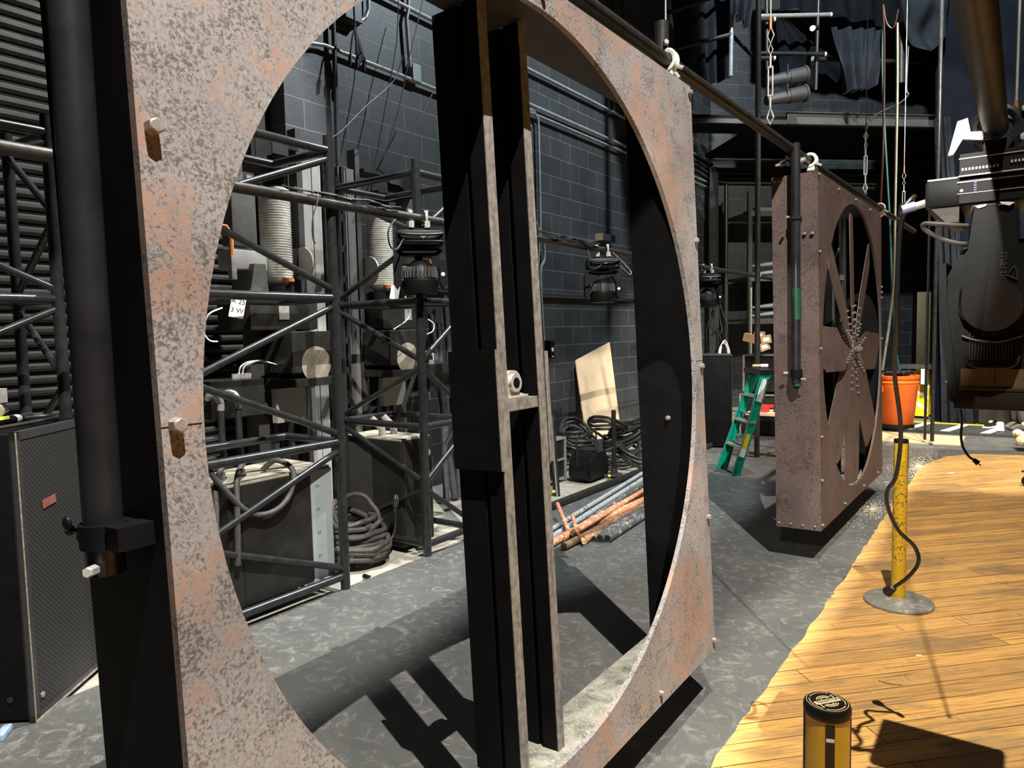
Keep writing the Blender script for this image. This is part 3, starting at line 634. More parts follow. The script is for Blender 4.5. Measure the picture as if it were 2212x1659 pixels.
MB().cyl((.1,-.25,.84),(.1,-.25,.88),.028,seg=8).cyl((.1,-.12,.84),(.1,-.12,.88),.028,seg=8).build('conduit_fitting',GALV,c)
c=thing('control_cabinet','black floor cabinet with louvred end standing right of the coiled cable','cabinet',(-4.10,3.98,-.025))
MB().bb((-.34,-.15,.04),(.30,.19,.86),.006).build('body',CABB,c,smooth=0); MB().bb((.301,-.14,.06),(.312,.18,.84),.003).build('door',CABB,c,smooth=0)
MB().bb((-.28,-.153,.08),(-.02,-.151,.82)).build('grey_panel',JAMB,c,smooth=0); MB().bb((-.33,-.14,.861),(.29,.18,.872)).build('lid',mat('cream_lid',(.34,.31,.24)),c,smooth=0)
for z0 in (.64,.12):
    for k in range(8): MB().bb((.3125,-.03,z0+.02*k),(.3165,.08,z0+.02*k+.006)).build('louvre',JAMB,c,smooth=0)
for yy,zz in ((.13,.74),): MB().cyl((.312,yy,zz-.0),(.322,yy,zz),.028,seg=16).build('lock',GALV,c)
for zz in (.36,.41): MB().cyl((.312,.07,zz),(.325,.07,zz),.014,seg=12).build('indicator_lamp',PAPER,c)
for yy in (-.05,.08): MB().tube([(.0,yy,.87),(.0,yy,.93),(-.05,yy-.06,1.02)],[.03,.03,.024],10).build('conduit_fitting',GALV,c)
# cable between the elbow and the second cabinet
cable_obj('flexible_conduit',[at(905,742,X=-4.3),at(900,790,X=-4.3),at(885,840,X=-4.3),at(860,905,X=-4.3),at(835,945,X=-4.3),at(800,962,X=-4.2),at(785,955,X=-4.2)],.02,RUB,'thick black flexible conduit curving down behind the second tower','conduit')
# small loose wires in the machinery
for i,(pts,X,m,lab) in enumerate([
  ([(480,665),(450,680),(440,715),(452,735),(470,738)],-3.95,PAPER,'white wire looping beside the round opening above the pale conduit elbow'),
  ([(700,305),(735,285),(790,230),(850,175),(870,120)],-4.6,RUBG,'thin grey cord rising from the tower top across the block wall'),
  ([(875,640),(885,670),(880,690),(850,712)],-4.2,PAPER,'thin white wire hanging behind the right tower'),
  ([(925,690),(937,700),(935,715),(922,722)],-4.2,PAPER,'short white wire loop right of the tower post beside the black posts')]):
    cable_obj('wire',[at(*p,X=X) for p in pts],.005,m,lab,'wire')
# coiled heavy cable heap: each coil a cable
def coil(name,c,r0,turns,th,m,label,group,rise=.016,seed=1,flat=.12,cat='cable'):
    r=random.Random(seed); pts=[]; n=int(turns*14)
    ph=r.uniform(0,6.28); ex=r.uniform(.9,1.1)
    for k in range(n+1):
        a=ph+2*math.pi*k/14; rr=r0*(1+r.uniform(-.10,.10)); tilt=flat*math.sin(a+seed)
        pts.append((rr*math.cos(a)*ex,rr*math.sin(a),th+abs(tilt*.25)+rise*k/14*1.2+r.uniform(0,.012)+tilt*.25))
    o=MB().tube(pts,th,8,smooth=2).build(name,m); o.location=c; tag(o,label,cat,group); return o
for k,(dx,dy,dz,r0,tn) in enumerate([(0,0,0,.25,3),(.02,.02,.11,.22,3),(-.03,-.02,.21,.20,2.6),(.12,.05,.05,.15,2.4),(-.05,-.16,.02,.18,2.4)]):
    coil('cable_coil',(-3.98+dx,3.46+dy,-.02+dz),r0,tn,.020,RUBG,'coil of thick dusty black cable in the heap between the towers','coils of thick cable between the towers',seed=k+3,rise=.03)
o=coil('cable_coil',(-3.98,3.50,.30),.17,1.6,.018,RUBG,'uppermost coil of thick cable leaning on the heap between the towers',None,seed=33); o.rotation_euler=(.2,.9,0)
pg=thing('power_plug','black plug with bright prongs sticking up from the cable heap between towers','plug',at(855,1085,X=-3.75))
MB().cyl((0,0,-.035),(0,0,.03),.020,.022,seg=14).cyl((0,0,-.07),(0,0,-.035),.012,seg=10).build('plug_body',PLASG,pg)
for dx,dy in ((.008,0),(-.008,.006),(-.008,-.006)): MB().cyl((dx,dy,.03),(dx,dy,.055),.0025,seg=6).build('prong',CHROME,pg)
MB().tube([(0,0,-.06),(0,.03,-.15),(0,.03,-.25),(-.02,-.05,-.34)],.010,8,smooth=4).build('cord',RUB,pg)
pg.rotation_euler=(0,.15,.4)
plg=thing('power_plug','small black plug lying on the concrete before the cable heap','plug',at(793,1246,Z=.0)); MB().cyl((-.03,0,0),(.03,0,.0),.017,.013,seg=12).build('plug_body',PLAS,plg); MB().cyl((.03,0,0),(.05,0,.004),.005,seg=8).build('prong',CHROME,plg)
# leaning dark poles right of the second tower
for k,(a,b_) in enumerate([((930,680),(985,1170)),((948,700),(968,1185)),((960,640),(995,1140))]):
    p1=at(*b_,X=-4.55); p1.z=0; p0=at(*a,X=-5.1)
    tag(recenter(MB().cyl(p1,p0,.035,.03,seg=10).build('timber_pole',mat('rough_black_timber',(.04,.038,.04),.8,0,.5,14,.4),)),'rough black pole leaning on the wall behind the right truss tower','pole','black poles leaning behind the right tower')
tag(recenter(MB().box((at(862,760,X=-5.0)+at(877,915,X=-5.0))/2,(.02,.055,1.15),(Vector((1,0,0)),math.radians(2))).build('wood_batten',PLYW,smooth=0)),'pale bare wood batten standing behind the right truss tower','wood strip')
# ------------------------------------------------------------------ wall conduits and boxes
def pipe_on_wall(name,pts,r,m,label,X=-5.15,cat='conduit',group=None,clamps=()):
    P=[at(*p,X=X) for p in pts]
    return cable_obj(name,P,r,m,label,cat,group,smooth=1,seg=10)
def wallpipe(pts,r,m,label,sm=1,group=None): return cable_obj('conduit',[V(-5.15,y,z) for y,z in pts],r,m,label,'conduit',group,smooth=sm,seg=10)
pipe_on_wall('conduit',[(640,80),(665,92),(700,97),(728,108),(745,116)],.018,COND,'pale bent conduit running from the rusty frame to the hanging plug bunch')
wallpipe([(4.62,4.245),(7.7,4.245)],.02,COND,'horizontal conduit along the block wall through the grey junction box')
pipe_on_wall('conduit',[(882,-40),(882,20),(878,40),(880,70),(886,145)],.020,COND,'vertical conduit with a slight bend dropping into the grey junction box')
pipe_on_wall('conduit',[(795,-30),(796,20),(790,38),(775,48),(762,50)],.02,COND,'curved conduit elbow entering the dark box at the top of the wall')
wallpipe([(5.1,4.95),(14.3,4.95)],.022,COND,'upper horizontal conduit running the length of the block wall')
wallpipe([(7.6,4.52),(14.2,4.52)],.022,COND,'second horizontal conduit right of the black posts')
wallpipe([(7.6,4.42),(14.2,4.42)],.018,COND,'third horizontal conduit just under the second one')
cable_obj('conduit',[at(*p,X=-5.14) for p in [(1141,236),(1152,240),(1160,255),(1163,280),(1167,480),(1165,500),(1174,525),(1176,560),(1168,580),(1168,620),(1175,735)]],.018,COND,'pale conduit dropping down the wall beside the right black post to the thermostat box','conduit',None,smooth=3)
cable_obj('conduit',[at(*p,X=-5.12) for p in [(1158,478),(1164,500),(1164,560),(1160,580)]],.012,COND,'short thin conduit beside the dropping one','conduit',None,smooth=3)
pipe_on_wall('conduit',[(622,150),(622,200),(624,335)],.018,COND,'vertical conduit at the inner corner left of the block wall',X=-5.3)
wallpipe([(4.52,5.2),(4.5,2.6),(4.47,.6)],.022,CONDD,'dark vertical pipe against the block wall left of the junction box')
wallpipe([(5.0,2.14),(14.2,2.14)],.022,CONDD,'dark horizontal pipe on the wall below the lighting pipe')
for q,(yy,lab) in enumerate(((10.0,'vertical dark conduit near the right end of the upper wall'),(10.35,'second vertical dark conduit near the right end of the upper wall'))):
    wallpipe([(yy,4.97),(yy,8.5)],.02,CONDD,lab)
bx=thing('junction_box','small grey metal junction box on the upper block wall','electrical box',at(892,160,X=-5.18)); MB().bb((-.02,-.06,-.085),(.06,.06,.085),.003).build('box_body',mat('grey_box_metal',(.26,.29,.30),.4,.3,.1,9),bx,smooth=0); bolt(bx,(.06,.045,.07),(1,0,0),.004,.004); bolt(bx,(.06,-.045,-.07),(1,0,0),.004,.004)
bx=thing('electrical_box','dark metal box at the top of the wall above the hanging plugs','electrical box',at(750,18,X=-5.18)); MB().bb((-.02,-.10,-.13),(.09,.10,.16),.004).build('box_body',CONDD,bx,smooth=0)
bx=thing('thermostat_box','black wall box with round white dial beside the right black post','electrical box',at(1184,755,X=-5.18)); MB().bb((-.02,-.05,-.12),(.07,.05,.12),.003).build('box_body',PLAS,bx,smooth=0); MB().cyl((.07,.0,.0),(.074,.0,.0),.028,seg=20).build('white_dial',PAPER,bx); MB().bb((.07,-.015,-.10),(.072,.03,-.085)).build('yellow_label',YEL,bx,smooth=0)
bx=thing('wall_box','shallow black box on the wall above the middle moving light','electrical box',at(1303,515,X=-5.18)); MB().bb((-.02,-.20,-.05),(.10,.20,.05),.003).build('box_body',CONDD,bx,smooth=0); MB().bb((-.02,-.205,-.052),(.102,-.2005,.052)).build('raw_end',PLYW,bx,smooth=0)
# hanging plug bunch
pb=thing('hanging_plugs','bunch of black plugs and pigtails hanging on the upper block wall','cable bunch',at(766,50,X=-5.02))
rr=random.Random(5)
for k in range(9):
    dy=rr.uniform(-.09,.09); dz=-.30+rr.uniform(-.06,.05); MB().tube([(0,0,.5),(0,0,0),(.01,dy*.5,-.14),(.02,dy,dz)],.008,6,smooth=3).build('pigtail',RUB,pb); MB().cyl((.02,dy,dz),(.025,dy*1.05,dz-.07),.018,.014,seg=10).build('connector',PLAS if k%3 else PLASG,pb)
for k,(a,b_) in enumerate([((860,0),(848,120)),((848,120),(780,400)),((915,0),(870,190)),((935,205),(800,400))]): pass
cable_obj('rope',[at(861,-20,X=-4.9),at(857,90,X=-4.9),at(838,200,X=-4.9),at(812,345,X=-4.9),at(800,420,X=-4.9)],.005,RUB,'thin black line crossing the block wall, left of two','rope',None,smooth=2)
cable_obj('rope',[at(916,-10,X=-4.9),at(885,120,X=-4.9),at(858,250,X=-4.9),at(808,400,X=-4.9)],.005,RUB,'thin black line crossing the block wall, middle one','rope',None,smooth=2)
cable_obj('rope',[at(935,200,X=-4.9),at(880,310,X=-4.9),at(838,392,X=-4.9)],.005,RUB,'short thin black line crossing the wall above the right tower','rope',None,smooth=2)
# ------------------------------------------------------------------ wall-side stores beyond the towers
pl=thing('plywood_sheet','pale plywood sheet leaning on the block wall above the cable heap','board',(-4.95,9.2,0))
A=at(1243,778,X=-5.12); B=at(1316,739,X=-5.12); C_=at(1343,935,X=-4.75); D_=at(1270,960,X=-4.75); C_.z=D_.z=-.02
b=MB(); n=(B-A).cross(D_-A).normalized()*.009; vs=[]
for s in (1,-1): vs.append([b.bm.verts.new(q+n*s-pl.location) for q in (A,B,C_,D_)])
b.bm.faces.new(vs[0]); b.bm.faces.new(vs[1][::-1])
for i in range(4): b.bm.faces.new((vs[0][i],vs[1][i],vs[1][(i+1)%4],vs[0][(i+1)%4]))
b.build('sheet',PLYW,pl,smooth=0)
fc=thing('flight_case','low black case with silver edge trim just right of the black posts','case',at(1200,1045,X=-4.1)); fc.location.z=-.02
MB().bb((-.35,-.55,.03),(.0,.20,.48),.004).build('body',CABB,fc,smooth=0)
e=MB()
for (x,y) in ((0,.2),(0,-.55),(-.35,.2)): e.bb((x-.012,y-.012,.02),(x+.014,y+.014,.49))
for z in (.03,.24,.47): e.bb((-.0,-.55,z),(.013,.2,z+.022)); e.bb((-.35,.2,z),(0,.213,z+.022))
e.bb((-.34,-.54,.481),(-.01,.19,.487)); e.build('edge_trim',GALV,fc,smooth=0)
t=tag(recenter(MB().cyl(at(1205,1100,X=-3.75),at(1190,900,X=-4.1),.035,.04,seg=10).build('leaning_stand_leg',CABB)),'black tapered leg standing beside the silver-edged case','stand')
for k,(px,py,r0,z0,tn,lab) in enumerate([(1240,1010,.24,0,4,1),(1250,1000,.22,.13,4,1),(1245,1000,.20,.26,3,1),(1330,1000,.30,.0,3,2),(1345,990,.28,.12,3,2),(1360,985,.26,.24,3,2),(1315,990,.25,.33,2.5,2),(1375,1010,.22,.0,3,2)]):
    p=at(px,py,Z=0); p.x=max(p.x,-4.85); coil('cable_coil',(p.x,p.y,-.02+z0),r0,tn,.020,RUB,('stacked coil of black cable behind the black bag beside the silver-edged case' if lab==1 else 'tangled coil of black cable at the foot of the plywood sheet'),('coils behind the black bag' if lab==1 else 'coils at the foot of the plywood'),seed=60+k,rise=.04,flat=.3)
rr=random.Random(11)
for k in range(6):
    p0=at(1290+rr.uniform(-20,10),945+rr.uniform(-10,20),X=-4.4); p1=at(1385+rr.uniform(-15,10),990+rr.uniform(-40,30),X=-4.1)
    cable_obj('cable_run',wig(p0,p1,5,.06,0,90+k),.018,RUB,'loose black cable sprawling over the heap beside the base-plate pole','cable','loose cables over the heap below the plywood')
bg=thing('storage_bag','squat black bag with a wire frame standing on the concrete before the coils','bag',at(1272,1032,Z=0))
b=MB(); b.prism([(-.20,.0),(.20,.0),(.235,.06),(.215,.22),(.15,.33),(-.13,.33),(-.21,.22),(-.235,.06)],'x',-.14,.14); bmesh.ops.bevel(b.bm,geom=list(b.bm.edges),offset=.03,segments=2,affect='EDGES'); b.build('bag_body',PLAS,bg)
MB().tube([(-.02,-.20,.05),(-.02,-.22,.42),(-.02,-.1,.50),(-.02,.12,.50),(-.02,.22,.44),(-.02,.20,.05)],.009,8,smooth=3).build('wire_frame',STEEL,bg); MB().bb((.10,-.04,.30),(.15,.06,.44),.006).build('grey_tag',CONDD,bg,smooth=0)
bp=thing('base_plate_pole','short black pipe standing on a flat floor flange beside the black bag','pole',at(1327,1026,Z=0)); MB().cyl((0,0,0),(0,0,.74),.026,seg=16).build('pole',PIPE,bp); MB().cyl((0,0,0),(0,0,.012),.10,seg=20).build('flange',JAMB,bp); MB().cyl((0,0,.012),(0,0,.08),.038,seg=16).build('socket',JAMB,bp); MB().cyl((-.02,-.16,.30),(.02,.16,.33),.014,seg=8).build('cross_pin',JAMB,bp)
tag(recenter(MB().ball(at(1316,1028,Z=.02),.02,10,(1,1.3,.8)).build('yellow_connector',YEL)),'small yellow connector on the concrete beside the flanged pole','connector')
tag(recenter(MB().ball(at(1196,1062,Z=.02),.02,10,(1,1.3,.8)).build('yellow_connector',YEL)),'small yellow connector on the concrete beside the right black post','connector')
cable_obj('black_pipe',[(-3.49,5.2,.035),(-3.47,8.5,.035),(-3.40,10.2,.035)],.036,PIPE,'long black pipe lying along the edge of the dark stage floor','pipe',None,smooth=1,seg=14)
# pile of pipes on the deck
def rod(name,p0,p1,r,m,label,group=None,hollow=False,z=0):
    a=Vector((p0.x,p0.y,r+z));b_=Vector((p1.x,p1.y,r+(z if not isinstance(z,tuple) else z[1])));
    T=thing(name,label,'pipe',(a+b_)/2-V(0,0,r),group=group) if False else None
    mb=MB(); mb.cyl(a,b_,r,seg=16); o=mb.build(name,m); 
    if hollow:
        d=(b_-a).normalized(); h=MB().cyl(a-d*.001,a+d*.01,r*.78,seg=14).build('pipe_bore',INK,o)
    tag(o,label,'pipe',group); return o
F0=lambda x,y: at(x,y,Z=0)
E0=lambda a,b,t: F0(*a)+(F0(*b)-F0(*a))*t
rod('grey_pipe',F0(1150,1175),E0((1150,1175),(1395,1022),1.15),.022,LGP,'upper of two pale grey pipes at the back of the pipe pile')
rod('grey_pipe',F0(1155,1190),E0((1155,1190),(1392,1038),1.15),.024,LGP,'lower of two pale grey pipes at the back of the pipe pile')
rod('black_pipe',F0(1262,1140),E0((1262,1140),(1392,1050),1.2),.030,GRP,'scuffed dark pipe behind the orange pipes of the pile')
rod('orange_pipe',F0(1150,1205),E0((1150,1205),(1396,1066),1.1),.030,ORP,'longest orange pipe reaching past the black post, hindmost of the orange ones')
rod('orange_pipe',F0(1215,1170),E0((1215,1170),(1396,1085),1.25),.032,ORP,'second orange pipe of the pile, with peeling yellow paint')
rod('orange_pipe',F0(1218,1188),E0((1218,1188),(1395,1098),1.2),.028,ORP,'middle orange pipe of the pile with a broken end',z=.0)
rod('orange_pipe',F0(1262,1175),E0((1262,1175),(1372,1098),1.0),.030,ORP,'foremost orange pipe of the pile with an angled end')
rod('orange_pipe',F0(1250,1165),E0((1250,1165),(1390,1075),1.1),.022,ORP,'thin orange pipe lying across the others',z=.05)
rod('grey_pipe',F0(1296,1172),E0((1296,1172),(1396,1105),1.3),.032,GRP,'scuffed grey open-ended pipe at the front of the pile, left',None,True)
rod('grey_pipe',F0(1312,1172),E0((1312,1172),(1398,1116),1.3),.032,GRP,'scuffed grey open-ended pipe at the front of the pile, right',None,True)
rod('grey_pipe',F0(1283,1170),E0((1283,1170),(1392,1098),1.2),.022,GRP,'thin grey pipe between the orange and the open grey pipes',None,True)
def stub(a,b_,za,zb,r,lab): 
    p=F0(*a);q=F0(*b_);p.z=za;q.z=zb; tag(recenter(MB().cyl(p,q,r,seg=10).build('orange_stub',ORP)),lab,'pipe fitting')
stub((1228,1163),(1205,1128),.06,.16,.018,'orange stub pointing up at the left end of the pipe pile')
stub((1245,1158),(1237,1145),.06,.12,.016,'short orange stub beside the rusty coupler')
stub((1262,1180),(1240,1163),.03,.07,.018,'orange stub bent off the foremost orange pipe')
tag(recenter(MB().cyl(at(1240,1158,Z=.04),at(1247,1150,Z=.07),.045,seg=8).build('rusty_coupler',mat('rusty_coupler_metal',(.20,.13,.08),.6,.4,.4,40,.3))),'rusty coupler joining the left ends of the orange pipes','pipe fitting')
# ------------------------------------------------------------------ near speaker cabinet, left
sp=thing('speaker_cabinet','tall black speaker cabinet with grille cloth at the left edge, nearest','speaker',(-3.434,1.188,0))
ang=math.atan2(1.559-1.188,-(3.727-3.434)) ; 
import math as _m
dvec=V(-3.727+3.434,1.559-1.188,0); sp.rotation_euler=(0,0,math.atan2(dvec.y,dvec.x))
# local x runs along the grille face away from the near corner, local y goes to the left side face
Wd=.66; Dp=.56; Hh=1.27
b=MB(); b.bb((0.0,0.01,.012),(Wd,Dp,Hh-.008),.012); b.build('body',BLK,sp)
fr=MB(); fr.bb((0,-.001,.0),(.030,.03,Hh)); fr.bb((Wd-.03,-.001,0),(Wd,.03,Hh)); fr.bb((0,-.001,Hh-.035),(Wd,.03,Hh)); fr.bb((0,-.001,0),(Wd,.03,.03)); fr.build('front_frame',PLASG,sp,smooth=0)
MB().bb((.030,.002,.03),(Wd-.03,.012,Hh-.035)).build('grille',GRILLE,sp,smooth=0)
MB().bb((-.001,-.003,.0),(.003,.001,Hh)).bb((.0,-.004,.0),(Wd,.001,.010)).build('worn_edge',mat('worn_pale_edge',(.30,.25,.18),.6,0,.5,40),sp,smooth=0)
MB().box((.20,-.0015,.93),(.10,.002,.038),(Vector((0,1,0)),math.radians(-6))).build('red_badge',mat('dull_red_badge',(.22,.075,.055),.5),sp,smooth=0)
bolt(sp,(.055,.0,.10),(0,-1,0),.013,.006,GALV,'washer_bolt'); bolt(sp,(-.0,.10,.11),(-1,0,0),.014,.006,STEEL,'washer_bolt')
def on_speaker(name,label,cat,x,y,z=1.272):
    T=thing(name,label,cat); T.location=sp.location+Matrix.Rotation(sp.rotation_euler.z,3,'Z')@V(x,y,z); T.rotation_euler=sp.rotation_euler; return T
g=on_speaker('metal_gear_plate','grey metal bracket plate with springs and clips on the near speaker','hardware',.05,.30)
MB().bb((.0,-.05,.16),(.30,.16,.166)).bb((.0,-.05,.11),(.005,.16,.166)).bb((.0,-.055,.10),(.30,-.05,.166)).build('bracket_plate',GALV,g,smooth=0)
b=MB()
for k in range(9): b.tube([(.02+.010*k+.0*math.cos(a),-.06+.03*math.cos(a),.065+.03*math.sin(a)) for a in [math.radians(x) for x in range(0,360,45)]],.003,5,closed=True)
b.build('coil_spring',STEEL,g); MB().cyl((.115,-.06,.065),(.135,-.06,.065),.036,seg=16).cyl((.20,-.06,.065),(.215,-.06,.065),.036,seg=16).build('pale_ring',mat('pale_ring_metal',(.45,.42,.30),.5,.2),g); MB().bb((.135,-.075,.035),(.20,-.05,.095)).build('block',CABB,g,smooth=0); bolt(g,(.165,-.075,.065),(0,-1,0),.012,.010,CHROME,'screw')
MB().cyl((-.1,-.10,.022),(.26,-.10,.022),.020,seg=12).build('black_sleeve',PLAS,g); MB().bb((.12,-.122,.032),(.20,-.095,.044)).build('yellow_label',mat('lime_label',(.65,.75,.10),.5),g,smooth=0); MB().ball((.28,-.10,.022),.022,12,(1.6,1,1)).build('clear_cap',CHROME,g)
for k in range(4): MB().tube([(.215,-.06,.05+.01*k),(.30,-.05+.01*k,.055+.012*k),(.36,.0,.06+.01*k),(.40,.03,.02)],.006,6,smooth=4).build('wire',RUB,g)
c=on_speaker('loose_cable','black cable lying across the top of the near speaker','cable',.0,.12)
MB().tube([(.05,.0,.010),(.22,-.02,.010),(.40,-.03,.010),(.52,.0,.010),(.55,.08,.010),(.45,.16,.010)],.009,8,smooth=5).build('cord',RUB,c)
for k,(x0) in enumerate((.40,)): MB().cyl((.44,.14,.016),(.58,.17,.016),.016,seg=10).build('connector',PLASG,c)
tag(recenter(MB().box(at(8,1583,Z=.015),(.035,.10,.03),(Vector((0,0,1)),.9),.008).build('blue_rag',mat('blue_cloth',(.25,.33,.48),.9,0,.3,30))),'scrap of pale blue cloth on the floor at the bottom left corner','cloth')
# ------------------------------------------------------------------ overhead batten carrying the frames
ob=thing('overhead_pipe','long dark pipe running overhead along both rusty frames','pipe',(-1.3,0,2.82))
MB().tube([(.0,-1.0,-.02),(.0,3.2,0),(.015,6.0,.015),(.1,10.9,.04)],.0305,18).build('pipe',PIPE,ob); MB().cyl((.1,10.895,.04),(.1003,10.915,.0401),.026,seg=16).build('pipe_end',GALV,ob)
PX=lambda y:(-1.3+(.0 if y<3.2 else (y-3.2)/7.7*.1), 2.82+(0 if y<3.2 else (y-3.2)/7.7*.04))
def pipe_clamp_at(y,m=GALV):
    x,z=PX(y); T=thing('pipe_coupler','x','pipe clamp',(x,y,z))
    b=MB(); b.tube([(.042*math.cos(a),0,.042*math.sin(a)) for a in [math.radians(q) for q in range(0,360,20)]],.012,6,closed=True); b.tube([(.042*math.cos(a),.03,.042*math.sin(a)) for a in [math.radians(q) for q in range(0,360,20)]],.010,6,closed=True); b.bb((-.02,-.005,-.075),(.03,.035,-.035),.005); b.build('collar',m,T)
    bolt(T,(.045,.0,-.03),(1,0,-.6),.009,.04,CHROME); bolt(T,(.03,.03,-.05),(.6,.2,-1),.009,.03,CHROME); return T
for y,lab in ((3.02,'pale clamp on the overhead pipe above the near frame corner'),(5.50,'pale clamp on the overhead pipe above the far frame corner'),(8.35,'pale clamp on the overhead pipe at the far end of the far frame')):
    pipe_clamp_at(y,WHITEP)['label']=lab
sw=thing('swivel_coupler','cluster of swivel clamps joining the far frame pipe to the overhead pipe','pipe clamp',at(1710,355,Y=5.15))
for k in range(3): MB().cyl((-.06+.04*k,-.05+.015*k,.0),(-.03+.05*k,.05,.03),.018,seg=8).build('clamp_piece',GALV,sw)
bolt(sw,(.02,-.05,.02),(-.6,-1,.3),.012,.06,BRT); bolt(sw,(-.05,-.03,0),(-1,-.5,-.1),.010,.05,BRT)
def hang(name,px,py,y,ztop,label,tb=True,col=None,anchor=True):
    x,z=PX(y); q=at(px,py,Y=y)
    T=thing(name,label,'suspension wire',(x,y,z+.03))
    top=8.6
    MB().cyl((0,0,.62 if tb else .02),(0,0,top-z),.0045 if tb else .004,seg=6).build('steel_wire',col or GALV,T)
    if tb:
        MB().tube([(0,0,.02),(.02,0,.06),(0,0,.12),(-.02,0,.06)],.006,6,closed=True).build('shackle',CHROME,T)
        b=MB(); b.cyl((0,0,.12),(0,0,.19),.006,seg=8); b.cyl((-.013,0,.19),(-.013,0,.36),.005,seg=6); b.cyl((.013,0,.19),(.013,0,.36),.005,seg=6); b.cyl((-.013,0,.19),(.013,0,.19),.008,seg=6); b.cyl((-.013,0,.36),(.013,0,.36),.008,seg=6); b.cyl((0,0,.36),(0,0,.43),.006,seg=8); b.build('turnbuckle',CHROME,T)
        b=MB(); b.tube([(0,0,.43),(.014,0,.46),(0,0,.50),(-.014,0,.46)],.004,6,closed=True); b.tube([(0,0,.50),(.02,0,.545),(0,0,.60),(-.02,0,.545)],.005,6,closed=True); b.build('chain_link',CHROME,T)
        MB().cyl((0,0,.58),(0,0,.66),.009,seg=8).build('copper_sleeve',mat('copper_sleeve',(.55,.22,.10),.4,.6),T)
    return T
hang('suspension_wire',1629,290,4.55,0,'steel wire with turnbuckle between the two frames, holding the overhead pipe')
hang('suspension_wire',1848,400,7.55,0,'steel wire with turnbuckle above the far frame')
hang('suspension_wire',1953,450,9.95,0,'steel wire with turnbuckle near the far end of the overhead pipe')
hang('suspension_wire',1455,135,3.02,0,'thin plain wire meeting the pale clamp at the near frame corner',tb=False)
lw=thing('suspension_wire','long thin pale wire dropping behind the overhead pipe to the lighting pipe','suspension wire',at(1640,600,Y=10.0)); MB().cyl((0,0,.15),(0,0,6.2),.006,seg=6).build('steel_wire',COND,lw); MB().tube([(0,0,-.02),(.02,0,.03),(0,0,.1),(-.02,0,.03)],.006,6,closed=True).build('shackle',CHROME,lw); MB().cyl((0,0,.1),(0,0,.35),.012,seg=8).build('turnbuckle',CHROME,lw)
MBq=at(1637,400,Y=9.0); tag(recenter(MB().cyl((MBq.x,MBq.y,0),(MBq.x,MBq.y,8.9),.033,seg=14).build('vertical_pipe',PIPE)),'tall black vertical pipe between the two rusty frames','pipe')
# ------------------------------------------------------------------ stanchions
def stanchion(label,loc,scuffed=True):
    T=thing('barrier_post',label,'barrier post',loc)
    MB().lathe([(.176,0),(.186,.004),(.186,.016),(.178,.022),(.06,.034),(.05,.036)],seg=48).build('base',CEM,T)
    p=MB(); 
    # tube with four slots near the top as dark channels
    p.cyl((0,0,.03),(0,0,.965),.0375,seg=40); P_=p.build('post',YST if scuffed else YST2,T)
    return T
s1=stanchion('scratched yellow barrier post on a round grey base, standing by the hanging plug',(-.553,4.63,.003))
for a in (-.9,):
    MB().bb((.030,-.008,.80),(.0385,.008,.965)).build('belt_slot',PLAS,s1,smooth=0)
for yy in (-1,): MB().cyl((0,0,.955),(0,0,.975),.0385,seg=32).build('cap',PLAS,s1)
s1.children[2].rotation_euler=(0,0,math.radians(-35))
q=at(1787,1519,Z=.985)
s2=stanchion('glossy yellow barrier post with black logo cap at the bottom right',(q.x,q.y,.003),False)
cp=MB(); cp.lathe([(.0375,.966),(.0393,.969),(.0395,.978),(.0375,.984),(.03,.985)],seg=48); CP=cp.build('cap',PLAS,s2)
view=math.atan2(-q.y,-q.x)
gold=mat('gold_print',(.70,.55,.30),.5,0,.2,40); 
rg=MB()
for k in range(36):
    if k%9 in (0,): continue
    a0=2*math.pi*k/36;a1=2*math.pi*(k+.9)/36
    vs=[rg.bm.verts.new((r*math.cos(a),r*math.sin(a),.9858)) for r,a in ((.0285,a0),(.0303,a0),(.0303,a1),(.0285,a1))]; rg.bm.faces.new(vs)
rg.build('printed_ring',mat('orange_print',(.75,.40,.15),.5),CP,smooth=0)
rg=MB()
for k in range(48):
    a0=2*math.pi*k/48;a1=2*math.pi*(k+.97)/48
    vs=[rg.bm.verts.new((r*math.cos(a),r*math.sin(a),.9858)) for r,a in ((.0338,a0),(.0346,a0),(.0346,a1),(.0338,a1))]; rg.bm.faces.new(vs)
rg.build('printed_ring',gold,CP,smooth=0)
ta=ROT@V(.25,1,0); ta.z=0; ta.normalize(); tb_=V(-ta.y,ta.x,0)
Mx=Matrix((ta,tb_,V(0,0,1))).transposed().to_4x4()
lg=MB(); lg.box((0,0,0),(.05,.0105,.0006)); lgo=lg.build('logo_band',gold,CP,smooth=0); lgo.matrix_local=Matrix.Translation((0,0,.9858))@Mx
w=MB()
for sgn in (-1,1):
    for r in (.007,.011,.015):
        for k in range(9):
            a0=math.radians(20+k*15.5); a1=math.radians(20+(k+1)*15.5)
            vs=[w.bm.verts.new((rr_*math.cos(a),sgn*(.0058+ (rr_)*math.sin(a)*.8),.0)) for rr_,a in ((r-.0009,a0),(r+.0009,a0),(r+.0009,a1),(r-.0009,a1))]; w.bm.faces.new(vs)
    w.box((sgn*.019,sgn*.011,0),(.0022,.012,.0002)); 
wo=w.build('logo_arcs',gold,CP,smooth=0); wo.matrix_local=Matrix.Translation((0,0,.9859))@Mx
text('logo_lettering','TENSATOR',.0088,INK,CP,Matrix.Translation((0,0,.9864))@Mx,.0002)
